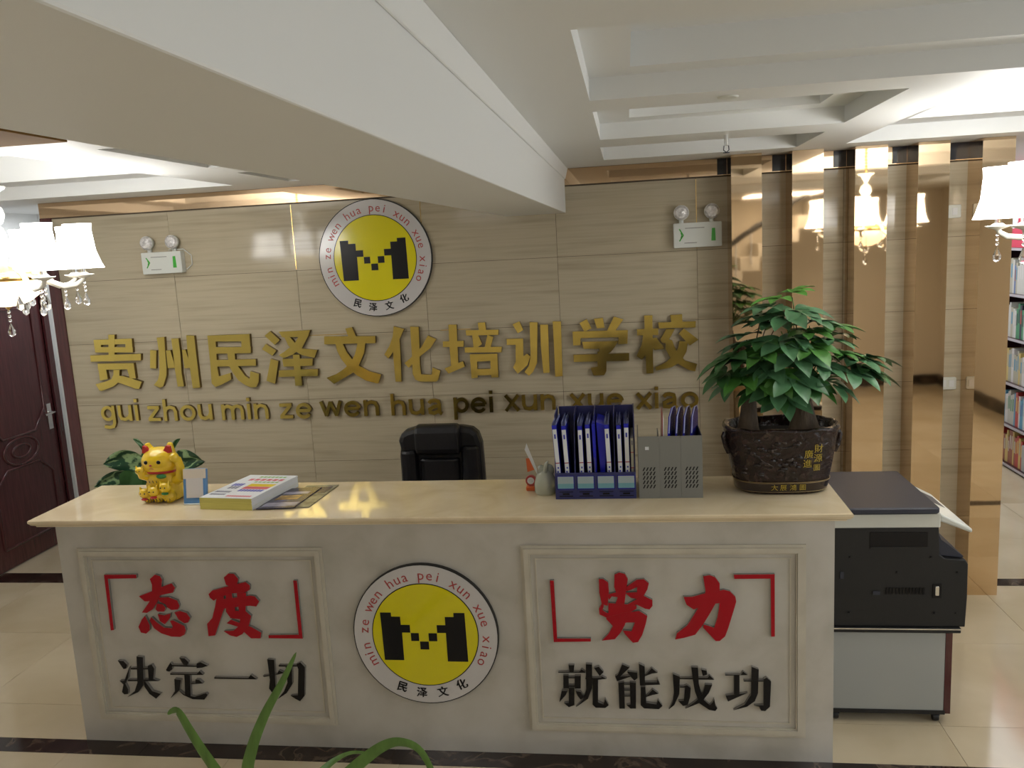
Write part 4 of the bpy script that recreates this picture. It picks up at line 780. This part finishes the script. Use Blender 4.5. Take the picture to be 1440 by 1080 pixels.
trunk(PX-.135, PY0+.01, .042, .16, .006); trunk(PX+.105, PY0+.01, .058, .14, -.01)
TOPS = [(PX-.13, PY0, ZT+.40), (PX+.10, PY0, ZT+.38)]
def leafmesh(seed, n, L):
    rr = random.Random(seed); mb = MB()
    for k in range(n):
        ang = (k-(n-1)/2)*math.radians(48 if n > 4 else 55)+rr.uniform(-.08, .08); ln = L*(1-.10*abs(k-(n-1)/2))*rr.uniform(.88, 1.08); wd = ln*.205
        d = Vector((math.cos(ang), math.sin(ang), 0)); s_ = Vector((-math.sin(ang), math.cos(ang), 0)); vs = []
        ns = 7
        for i in range(ns+1):
            t = i/ns; w_ = wd*(math.sin(PI*min(1, t**.75))**.8)*(1 if t < .98 else 0)+.0006; dz = -.20*ln*t*t+.12*ln*t
            w_ *= 1+.10*math.sin(9*t+k)
            c = d*(ln*t*(1-.10*t)); 
            vs += [tuple(c+s_*w_+Vector((0, 0, dz+w_*.28))), tuple(c+Vector((0, 0, dz))), tuple(c-s_*w_+Vector((0, 0, dz+w_*.28)))]
        mb.add(vs, [f for i in range(ns) for f in ((3*i, 3*i+1, 3*i+4, 3*i+3), (3*i+1, 3*i+2, 3*i+5, 3*i+4))], 0, True)
    return mb
protos = []
for i, (mm_, L, n) in enumerate(((LEAFA, .155, 5), (LEAFB, .150, 5), (LEAFC, .12, 5), (LEAFBLUE, .17, 5), (LEAFA, .125, 6), (LEAFB, .17, 5))):
    protos.append((leafmesh(i, n, L), mm_))
pm = {}
def leaf(i, loc, rz, tilt, sc=1, rl_=0):
    if i not in pm:
        o = obj('leaf', protos[i][0], protos[i][1], tree, local=True); pm[i] = o.data
    else:
        o = bpy.data.objects.new('leaf', pm[i]); COL.objects.link(o); o.parent = tree
    o.location = Vector(loc)-tree.location; o.rotation_euler = Euler((rl_, tilt, rz), 'XYZ'); o.scale = (sc, sc, sc); return o
# (x, z, y, heading, tilt, kind)
spots = [(2.46, 1.78, .30, 170, .35, 0), (2.40, 1.70, .25, 190, .5, 5), (2.37, 1.62, .28, 200, .6, 1), (2.52, 1.86, .32, 140, .3, 1), (2.60, 1.93, .33, 200, .1, 2), (2.66, 1.95, .36, 20, -.3, 2), (2.56, 1.90, .28, 170, .2, 0), (2.62, 1.86, .26, 250, .35, 3),
 (2.72, 1.83, .30, -20, .3, 3), (2.78, 1.75, .28, -15, .4, 3), (2.86, 1.68, .32, 0, .4, 3), (2.94, 1.62, .34, -10, .45, 5), (2.97, 1.66, .36, 10, .3, 4), (2.84, 1.76, .40, 40, .2, 1), (2.70, 1.74, .20, -70, .5, 0), (2.60, 1.76, .22, -100, .5, 1), (2.52, 1.72, .20, -120, .5, 0),
 (2.45, 1.62, .22, -140, .6, 0), (2.42, 1.58, .30, 180, .7, 1), (2.50, 1.60, .18, -90, .7, 4), (2.56, 1.55, .18, -80, .8, 1), (2.62, 1.62, .16, -85, .6, 5), (2.68, 1.60, .18, -60, .7, 1), (2.74, 1.66, .20, -40, .5, 3), (2.78, 1.58, .24, -30, .7, 5),
 (2.53, 1.82, .42, 110, .2, 1), (2.68, 1.84, .46, 80, .2, 1), (2.48, 1.68, .42, 150, .4, 0), (2.76, 1.70, .46, 50, .4, 0), (2.60, 1.70, .44, 90, .5, 4), (2.55, 1.68, .28, -160, .5, 5), (2.65, 1.66, .30, -10, .6, 0), (2.57, 1.62, .16, -100, .9, 4), (2.66, 1.77, .26, -45, .3, 1), (2.46, 1.70, .24, -150, .4, 5), (2.88, 1.62, .26, -40, .6, 3), (2.60, 1.54, .22, -95, 1.0, 0), (2.80, 1.80, .34, 15, .2, 0),
 (2.53, 1.76, .24, 200, .3, 1), (2.58, 1.83, .30, 230, .2, 3), (2.70, 1.79, .24, -30, .3, 0), (2.64, 1.71, .20, -70, .5, 3), (2.54, 1.66, .22, -130, .5, 3), (2.60, 1.66, .30, 60, .3, 1), (2.72, 1.70, .30, 20, .4, 1), (2.48, 1.74, .34, 160, .3, 3), (2.82, 1.70, .26, -25, .35, 0), (2.90, 1.66, .30, -5, .4, 3), (2.58, 1.58, .18, -110, .8, 3), (2.70, 1.58, .20, -55, .8, 0), (2.50, 1.56, .22, -140, .8, 1), (2.66, 1.88, .30, -60, .2, 3), (2.74, 1.78, .40, 60, .2, 1), (2.62, 1.80, .40, 120, .1, 0)]
for k, (x, z, y, hd_, tl, kd) in enumerate(spots):
    leaf(kd if k % 3 else 3, (x, y, z+.02), math.radians(hd_+((k*53) % 40)-20), tl*.75+.25*(((k*29) % 10)/10-.5), 1.0+.22*((k*37) % 10)/10)
    base = Vector(TOPS[0] if x < 2.6 else TOPS[1]); tip = Vector((x, y, z)); mid = base*.5+tip*.5+Vector((0, 0, .05))
    obj('stem', MB().tube([base, base*.75+mid*.25+Vector((0, 0, .03)), mid, tip], [.005, .0038, .0028, .002], 5), LEAFA if k % 3 else BARK, tree)
# ---- variegated plant behind the cat
VX, VY = -.58, .70
vp = thing('variegated_plant', 'low potted plant with striped dark leaves behind the golden cat', 'plant', (VX, VY, .76))
obj('plant_pot', MB().lathe([(.06, .762), (.065, .77), (.085, .98), (.09, 1.0), (.08, 1.0), (.075, .97)], (VX, VY-.04, 0), 24), BLACKP, vp)
obj('soil', MB().lathe([(.078, .965), (.078, .975)], (VX, VY-.04, 0), 24, sm=False), SOIL, vp)
def bigleaf(base, tip, w_, droop, mt, nm='leaf', face=0):
    b_, t_ = Vector(base), Vector(tip); d = t_-b_; s_ = d.cross(Vector((0, -1, 0))).normalized(); up_ = s_.cross(d).normalized(); vs = []; ns = 9; nc = 4
    for i in range(ns+1):
        t = i/ns; wd = w_*math.sin(PI*min(1, max(0, t))**.8)**.7 if 0 < t < 1 else .001
        c = b_+d*t+Vector((0, 0, droop*4*t*(1-t)))
        for j in range(-nc, nc+1):
            q = j/nc; vs.append(tuple(c+s_*wd*q+up_*(.25*wd*abs(q)**1.3+.006*math.sin(6*t+5*q))))
    W_ = 2*nc+1
    m = MB().add(vs, [(i*W_+j, i*W_+j+1, (i+1)*W_+j+1, (i+1)*W_+j) for i in range(ns) for j in range(W_-1)], 0, True)
    return obj(nm, m, mt, vp)
LV = [((-.60, .66, 1.19), (-.84, .64, 1.20), .062, 0), ((-.64, .64, 1.12), (-.885, .60, 1.085), .045, 0), ((-.62, .62, 1.14), (-.72, .60, 1.03), .07, 1), ((-.52, .64, 1.12), (-.60, .60, 1.02), .06, 1), ((-.60, .70, 1.20), (-.70, .72, 1.315), .018, 1), ((-.48, .68, 1.18), (-.265, .64, 1.20), .058, 0), ((-.48, .66, 1.12), (-.26, .62, 1.07), .042, 0), ((-.50, .70, 1.20), (-.435, .72, 1.31), .016, 1), ((-.56, .70, 1.12), (-.62, .70, 1.27), .07, 1), ((-.50, .66, 1.08), (-.38, .62, 1.04), .06, 1)]
for k, (a, b_, ww, dk_) in enumerate(LV):
    bigleaf(a, b_, ww, .02, LEAFB if dk_ else VARLEAF)
    obj('stem', MB().tube([(VX, VY-.04, .97), ((a[0]+VX)/2, VY-.03, 1.03), a], .004, 5), LEAFB, vp)

# ================================================================ CHAIR BEHIND THE DESK
ch = thing('office_chair', 'black leather high-back office chair behind the desk', 'chair', (.88, 1.05, 0))
CX, CY = .885, 1.12
bk = MB()
prof2 = [(-.235, .55), (-.24, .80), (-.238, 1.08), (-.232, 1.13), (-.24, 1.17), (-.225, 1.215), (-.19, 1.235), (-.13, 1.25), (.13, 1.25), (.19, 1.238), (.222, 1.21), (.24, 1.15), (.243, 1.05), (.245, .80), (.235, .55)]
bk.prism([(CX+x, z) for x, z in prof2], CY, CY+.10); bo = obj('backrest', bk, LEATHER, ch, bevel=.03)
obj('side_bolster', MB().bbox(CX-.225, CX-.125, CY-.045, CY+.03, .62, 1.12, .04), LEATHER, ch, bevel=.015); obj('side_bolster', MB().bbox(CX+.125, CX+.228, CY-.045, CY+.03, .62, 1.14, .04), LEATHER, ch, bevel=.015)
obj('center_cushion', MB().bbox(CX-.115, CX+.115, CY-.03, CY+.03, .60, 1.075, .03), LEATHER, ch, bevel=.012)
obj('headrest', MB().bbox(CX-.125, CX+.125, CY-.075, CY+.04, 1.10, 1.272, .04, axis='x'), LEATHER, ch, bevel=.02)
obj('seat', MB().bbox(CX-.25, CX+.25, CY-.46, CY+.05, .42, .54, .06), LEATHER, ch, bevel=.02)
for sx in (-1, 1): obj('armrest', MB().tube([(CX+sx*.27, CY+.02, .50), (CX+sx*.29, CY, .68), (CX+sx*.29, CY-.28, .70), (CX+sx*.27, CY-.32, .50)], .022, 8), BLACKP, ch)
obj('gas_lift', MB().tube([(CX, CY-.2, .10), (CX, CY-.2, .43)], .03, 10), BLACKP, ch)
for k in range(5):
    a = 2*PI*k/5; ex, ey = CX+.29*math.cos(a), CY-.2+.29*math.sin(a)
    fo = obj('foot', MB().tube([(CX, CY-.2, .11), (ex, ey, .07)], [.025, .016], 8), BLACKP, ch); obj('caster', MB().lathe([(.024, -.02), (.026, 0), (.024, .02)], (ex, ey, .0265), 12, axis='x'), BLACKP, fo)

# ================================================================ PHOTOCOPIER
cp = thing('photocopier', 'black and white photocopier on a grey wheeled cabinet right of the desk', 'photocopier', (3.05, .6, 0))
obj('cabinet', MB().box(2.81, 3.312, .325, .88, .062, .438), CABGREY, cp)
obj('cabinet_plinth', MB().box(2.805, 3.318, .32, .885, .044, .062), BLACKP, cp)
obj('cabinet_door', MB().box(3.314, 3.342, .325, .88, .046, .436), DARKWOOD, cp)
obj('table_top', MB().bbox(2.79, 3.372, .31, .90, .440, .462, .006), BLACKP, cp); obj('edge_strip', MB().box(2.79, 3.372, .308, .31, .456, .461), CHROME, cp)
for k, (a, c) in enumerate(((2.85, .345), (3.285, .345), (2.85, .83), (3.27, .83))):
    w_ = obj('caster', MB().lathe([(.018, -.012), (.021, 0), (.018, .012)], (a, c, .0215), 14, axis='x').box(a-.016, a+.016, c-.012, c+.012, .030, .045), BLACKP, cp)
bm_ = MB().prism([(2.80, .463), (3.392, .463), (3.397, .60), (3.396, .755), (3.385, .775), (3.30, .782), (3.278, .80), (3.272, .925), (2.80, .925)], .325, .88)
obj('main_body', bm_, BLACKP, cp, bevel=.004)
obj('front_slope', MB().prism([(3.275, .79), (3.38, .777), (3.385, .783), (3.29, .86), (3.275, .90)], .35, .86), DGREY, cp)
obj('side_recess', MB().box(2.985, 3.225, .322, .3255, .835, .905), PRINTBLACK, cp); obj('recess_ledge', MB().box(2.985, 3.225, .319, .326, .828, .838), BLACKP, cp)
vm = MB()
for k in range(12): vm.box(3.055+.014*k, 3.063+.014*k, .319, .3215, .618, .648)
obj('vent', vm, PRINTBLACK, cp); obj('latch', MB().bbox(3.262, 3.278, .318, .326, .612, .655, .003, axis='y'), CHROME, cp); obj('latch_recess', MB().box(3.252, 3.288, .3215, .326, .60, .665), PRINTBLACK, cp)
obj('socket', MB().box(3.00, 3.03, .319, .3215, .615, .632).box(2.86, 2.875, .319, .3255, .69, .72), DGREY, cp)
for a, c in ((2.90, .79), (3.24, .79), (3.10, .72), (2.90, .53), (3.26, .53), (3.35, .72), (3.35, .53)): obj('screw', MB().lathe([(.004, -.002), (.005, 0)], (a, .3205, c), 8, axis='y'), PRINTBLACK, cp)
obj('scanner_base', MB().bbox(2.80, 3.278, .32, .89, .926, .988, .008), mat('copier_white', (.60, .60, .54), .4), cp)
obj('scanner_lid', MB().bbox(2.79, 3.270, .305, .90, .990, 1.020, .022, seg=4), DGREY, cp)
pl_ = MB().add([(3.275, .86, .985), (3.275, .33, .985), (3.40, .30, .925), (3.40, .80, .925), (3.275, .86, .955), (3.275, .33, .950), (3.40, .30, .905), (3.40, .80, .905)], [(0, 1, 2, 3), (7, 6, 5, 4), (0, 4, 5, 1), (1, 5, 6, 2), (2, 6, 7, 3), (3, 7, 4, 0)])
obj('control_panel', pl_, WHITEP, cp, bevel=.008)
obj('panel_screen', MB().add([(3.295, .74, .9765), (3.295, .56, .9765), (3.375, .55, .938), (3.375, .72, .938)], [(0, 1, 2, 3)]), DGREY, cp)

# ================================================================ EMERGENCY LIGHTS
def eml(x0, x1, z0, z1, label, cable):
    t = thing('emergency_light', label, 'emergency light', ((x0+x1)/2, YW, (z0+z1)/2), 'twin-head emergency lights')
    y = YW-.052
    obj('housing', MB().bbox(x0, x1, y, YW-.001, z0, z1, .006, axis='y'), WHITEP, t)
    w_ = x1-x0
    for k, u in enumerate((.17, .80)):
        a = x0+w_*u; hd_ = obj('lamp_head', MB().lathe([(.005, .03), (.028, .022), (.043, .002), (.046, -.016), (.044, -.022)], (a, y+.02, z1+.062), 20, axis='y'), WHITEP, t)
        obj('reflector', MB().lathe([(.043, -.022), (.034, -.010), (.014, .010)], (a, y+.02, z1+.062), 20, axis='y'), LENS, hd_)
        obj('lens', MB().lathe([(.0435, -.022), (.032, -.034), (.018, -.036), (.001, -.040)], (a, y+.02, z1+.062), 20, axis='y', sm=False), LENS, hd_)
        obj('neck', MB().tube([(a, y+.03, z1-.002), (a, y+.03, z1+.03)], .014, 10), WHITEP, t)
    obj('green_mark', MB().prism([(x0+w_*.78, z0+.035), (x0+w_*.87, z0+.035), (x0+w_*.86, z0+.11), (x0+w_*.795, z0+.11)], y-.001, y), GREEN, t)
    m = MB().ribbon([(x0+w_*.12, z1-.035), (x0+w_*.2, z0+.075), (x0+w_*.12, z0+.04)], .007, y-.001, y).ribbon([(x0+w_*.15, z0+.09), (x0+w_*.17, z0+.074), (x0+w_*.15, z0+.058)], .005, y-.001, y)
    obj('arrow_mark', m, GREEN, t)
    obj('small_print', MB().box(x0+w_*.24, x0+w_*.64, y-.0008, y, z1-.034, z1-.030).box(x0+w_*.22, x0+w_*.48, y-.0008, y, z0+.026, z0+.030), GREYP, t)
    if cable: obj('cable', MB().tube([(x1-.10, YW-.02, z1+.01), (x1+.0, YW-.012, z1+.012), (x1+.05, YW-.008, z1-.03), (x1+.05, YW-.008, z0+.05), (x1+.01, YW-.012, z0+.02)], .0035, 6), WHITEP, t)
eml(-1.230, -.949, 2.170, 2.312, 'twin-head emergency light at the left of the tiled wall', True)
eml(2.247, 2.533, 2.160, 2.308, 'twin-head emergency light right of the beam, near the mirror columns', False)

# ================================================================ CHANDELIERS
def chandelier(label):
    t = thing('chandelier', label, 'chandelier', (0, 0, 0), 'crystal chandeliers')
    O = lambda n, m, mt, p=None: obj(n, m, mt, p or t, local=True)
    O('ceiling_cup', MB().lathe([(.001, .862), (.06, .862), (.055, .835), (.02, .815)], n=24), CGOLD)
    c = MB()
    for k in range(11): c.lathe([(.006, .56+.024*k), (.012, .572+.024*k), (.006, .584+.024*k)], n=8)
    O('chain', c, CGOLD)
    O('upper_crown', MB().lathe([(.008, .545), (.05, .56), (.058, .572), (.03, .545), (.016, .515), (.010, .50)], n=20, wave=lambda k, a: .10*math.sin(8*a) if k in (1, 2) else 0), CERAMIC)
    O('column', MB().lathe([(.012, .50), (.035, .475), (.042, .445), (.028, .41), (.014, .40), (.030, .385), (.040, .33), (.034, .27), (.020, .235), (.03, .22)], n=20), CERAMIC)
    O('gold_gallery', MB().lathe([(.03, .225), (.075, .215), (.13, .195), (.165, .175), (.172, .16), (.16, .15)], n=32, wave=lambda k, a: .035*math.sin(16*a)), CGOLD)
    bw = O('bowl', MB().lathe([(.162, .150), (.160, .125), (.135, .085), (.095, .055), (.045, .038), (.001, .034)], n=32), BOWLGLOW)
    O('finial', MB().lathe([(.001, .02), (.012, .03), (.010, .042)], n=10), CGOLD)
    def drop(p, x, y, z, n=3, s=1):
        m = MB()
        for k in range(n): m.ball((x, y, z-.018*k*s-.008), .0072*s, 8)
        z2 = z-.018*n*s; m.lathe([(.001, 0), (.006, -.012), (.016, -.038), (.014, -.054), (.001, -.064)], (x, y, z2), 8, sm=False)
        O('crystal_drop', m, CRYSTAL, p)
    for k in range(8):
        a = 2*PI*k/8+math.radians(20); ca, sa = math.cos(a), math.sin(a); P_ = lambda r, z: (r*ca, r*sa, z)
        arm = O('arm', MB().tube([P_(.07, .175), P_(.11, .205), P_(.16, .185), P_(.20, .135), P_(.25, .112), P_(.30, .118), P_(.328, .135), P_(.335, .150)], [.010, .011, .012, .012, .012, .011, .010, .010], 8), CERAMIC)
        O('scroll', MB().tube([(ca*(.14+.028*math.cos(q)), sa*(.14+.028*math.cos(q)), .165+.028*math.sin(q)) for q in [i*PI/6 for i in range(11)]], .006, 6), CGOLD, arm)
        O('candle_cup', MB().lathe([(.008, .145), (.045, .158), (.048, .164), (.03, .162), (.016, .172)], (.335*ca, .335*sa, 0), 16), CERAMIC, arm)
        O('candle', MB().tube([P_(.335, .165), P_(.335, .235)], .013, 8), CRYSTAL, arm)
        O('shade', MB().lathe([(.094, .190), (.083, .215), (.066, .27), (.058, .36), (.062, .392)], (.335*ca, .335*sa, 0), 24, wave=lambda kk, q: .04*math.sin(6*q) if kk in (0, 4) else 0), SHADE, arm)
        O('bulb', MB().lathe([(.026, .300), (.026, .304)], (.335*ca, .335*sa, 0), 12, sm=False), BULB, arm)
        drop(arm, .335*ca, .335*sa, .135, 3); 
        if k % 2 == 0: drop(arm, .25*ca, .25*sa, .10, 2, .9)
    for k in range(8):
        a = 2*PI*k/8+.2; drop(t, .155*math.cos(a), .155*math.sin(a), .12, 2 if k % 2 else 4)
    drop(t, 0, 0, .02, 3, 1.1)
    return t
c1 = chandelier('lit crystal chandelier with white shades at the left edge, before the red door')
c2 = copy_tree(c1); c2['label'] = 'lit crystal chandelier with white shades at the right edge, by the bookcase'
for o, (x, y) in zip((c1, c2), CHAND): o.location = (x, y, 2.045)
sk = thing('sprinkler', 'tiny metal sprinkler head under the ceiling before the mirror columns', 'sprinkler', (2.43, .70, 2.65))
obj('pipe', MB().tube([(2.43, .70, 2.679), (2.43, .70, 2.632)], .010, 10), CHROME, sk); obj('frame', MB().tube([(2.42, .70, 2.632), (2.418, .70, 2.612), (2.43, .70, 2.602), (2.442, .70, 2.612), (2.44, .70, 2.632)], .0025, 6), DGREY, sk); obj('deflector', MB().lathe([(.015, 2.599), (.015, 2.602)], (2.43, .70, 0), 12, sm=False), DGREY, sk)
dl = thing('downlight', 'small round lit ceiling spotlight between the ceiling recesses', 'ceiling light', (2.308, -.44, 2.679))
obj('ring', MB().lathe([(.035, 2.6795), (.032, 2.674), (.026, 2.674)], (2.308, -.44, 0), 20), WHITEP, dl); obj('bulb', MB().lathe([(.025, 2.6785), (.025, 2.6765)], (2.308, -.44, 0), 20), mat('lit_bulb', (1, 1, 1), .5, emit=3, ecol=(1, 1, .97)), dl)

# ================================================================ BOOKCASE AT THE RIGHT
bc = thing('bookcase', 'tall dark wood bookcase full of books at the far right', 'bookcase', (5.47, 4.4, 0))
BX = 5.30; YA, YB = 3.2, 5.1
obj('side_panel', MB().box(BX, BX+.34, YA-.02, YA, 0, 2.0), SHELFWOOD, bc); obj('side_panel', MB().box(BX, BX+.34, YB, YB+.02, 0, 2.0), SHELFWOOD, bc)
obj('back_panel', MB().box(BX+.33, BX+.34, YA, YB, 0, 2.0), SHELFWOOD, bc)
SZ = [.04, .40, .78, 1.18, 1.57, 1.97]
for z in SZ: obj('shelf', MB().box(BX, BX+.33, YA, YB, z-.022, z), SHELFWOOD, bc); obj('shelf_edge', MB().box(BX-.004, BX, YA, YB, z-.022, z), mat('shelf_edge_%d' % int(z*100), (.45, .42, .45), .35), bc)
obj('upright', MB().box(BX, BX+.33, 4.14, 4.16, .04, 1.97), SHELFWOOD, bc)
BC = [(.55, .55, .50), (.10, .16, .35), (.42, .40, .30), (.45, .06, .05), (.06, .25, .12), (.62, .60, .58), (.30, .10, .06), (.10, .30, .45), (.60, .45, .15), (.03, .03, .05), (.48, .46, .40)]
BM = [mat('book_cover_%d' % k, c, .4) for k, c in enumerate(BC)]
cn = ['white', 'navy', 'khaki', 'red', 'green', 'pale', 'brown', 'teal', 'ochre', 'black', 'cream']
ordn = ['bottom', 'second', 'third', 'fourth', 'top']
rb_ = random.Random(5); cube = {}
pal = [[3, 6, 3, 8], [3, 7, 10, 5, 3, 7], [10, 5, 8, 2, 5], [4, 2, 5, 0, 9, 4, 10], [1, 0, 7, 2, 0, 1]]
ords = ['first', 'second', 'third', 'fourth', 'fifth', 'sixth', 'seventh', 'eighth', 'ninth', 'tenth', 'eleventh', 'twelfth']
for si, z in enumerate(SZ[:5]):
    y = 4.78; cnt = {}
    while y > (4.31 if si == 0 else 3.98):
        th = rb_.uniform(.022, .044); h = rb_.uniform(.24, .31); dp = rb_.uniform(.17, .22); y -= th
        if y < 4.165 and y+th > 4.13: y = 4.135-th
        ci = rb_.choice(pal[si]); m = MB().box(BX+.03, BX+.03+dp, y, y+th-.001, z+.001, z+h); cnt[ci] = cnt.get(ci, 0)+1
        o = obj('book', m, BM[ci]); tag(o, '%s book, %s of its colour from the left on the %s bookcase shelf' % (cn[ci], ords[cnt[ci]-1], ordn[si]), 'book', 'books on the %s shelf' % ordn[si])
        obj('spine_title', MB().box(BX+.029, BX+.03, y+th*.25, y+th*.7, z+h*.45, z+h*.85), BM[(ci+5) % 11], o)
t = thing('storage_box', 'pale grey storage box on the bottom shelf of the bookcase', 'box', (5.4, 4.2, .04)); obj('box_body', MB().bbox(BX+.02, BX+.28, 4.17, 4.29, .041, .27, .01), mat('box_grey', (.4, .4, .4), .5), t)
rs = thing('red_sign', 'red panel with a white oval standing on top of the bookcase', 'sign', (5.4, 4.4, 2.0))
obj('panel', MB().box(BX+.02, BX+.05, 3.6, 5.0, 1.972, 2.42), mat('sign_red', (.62, .03, .08), .4), rs)
for yy in (4.62, 4.22): obj('white_oval', MB().lathe([(.085, -.004), (.085, .0)], (BX+.02, yy, 2.22), 24, axis='x', sm=False), PAPER, rs)
# ================================================================ PLANT IN FRONT OF THE DESK
fp = thing('spider_plant', 'potted plant with long arching strap leaves at the lower edge, before the desk', 'plant', (.66, -.80, 0))
obj('plant_pot', MB().lathe([(.09, .001), (.10, .01), (.13, .22), (.14, .25), (.125, .25), (.12, .22)], (.66, -.8, 0), 28), CERAMIC, fp)
obj('soil', MB().lathe([(.121, .20), (.121, .225)], (.66, -.8, 0), 24, sm=False), SOIL, fp)
def strap(pts, w0, mt=None):
    P = [Vector(p) for p in pts]; Q = []
    for i in range(len(P)-1):
        p0, p1, p2, p3 = P[max(i-1, 0)], P[i], P[i+1], P[min(i+2, len(P)-1)]
        for k in range(6):
            t = k/6; Q.append(.5*((2*p1)+(p2-p0)*t+(2*p0-5*p1+4*p2-p3)*t*t+(3*p1-p0-3*p2+p3)*t**3))
    Q.append(P[-1]); n = len(Q); vs = []
    for i, q in enumerate(Q):
        t = i/(n-1); d = (Q[min(i+1, n-1)]-Q[max(i-1, 0)]).normalized(); s_ = d.cross(Vector((0, 1, 0))).normalized(); w_ = w0*(1-t)**.55*(.75+.25*min(1, 4*t))+.0006
        nn = s_.cross(d); vs += [tuple(q+s_*w_+nn*w_*.35), tuple(q), tuple(q-s_*w_+nn*w_*.35)]
    obj('leaf', MB().add(vs, [f for i in range(n-1) for f in ((3*i, 3*i+1, 3*i+4, 3*i+3), (3*i+1, 3*i+2, 3*i+5, 3*i+4))], 0, True), mt or STRAP, fp)
STRAP = mat('strap_leaf', (.11, .22, .045), .42, noise=.25, nscale=30, stretch=(1, 1, .2))
strap([(.60, -.8, .22), (.47, -.8, .36), (.40, -.8, .47), (.35, -.8, .57), (.315, -.8, .645), (.285, -.79, .643), (.268, -.79, .63)], .026)
strap([(.60, -.8, .22), (.55, -.8, .38), (.575, -.8, .50), (.64, -.8, .64), (.72, -.8, .77), (.785, -.8, .885)], .027)
strap([(.70, -.8, .22), (.86, -.8, .36), (.97, -.8, .46), (1.06, -.8, .53), (1.13, -.8, .552), (1.20, -.8, .52), (1.25, -.8, .40), (1.27, -.8, .30)], .026)
strap([(.66, -.82, .22), (.66, -.95, .32), (.67, -1.08, .34), (.68, -1.2, .28)], .018); strap([(.68, -.78, .22), (.76, -.66, .32), (.84, -.54, .33), (.92, -.44, .26)], .018)
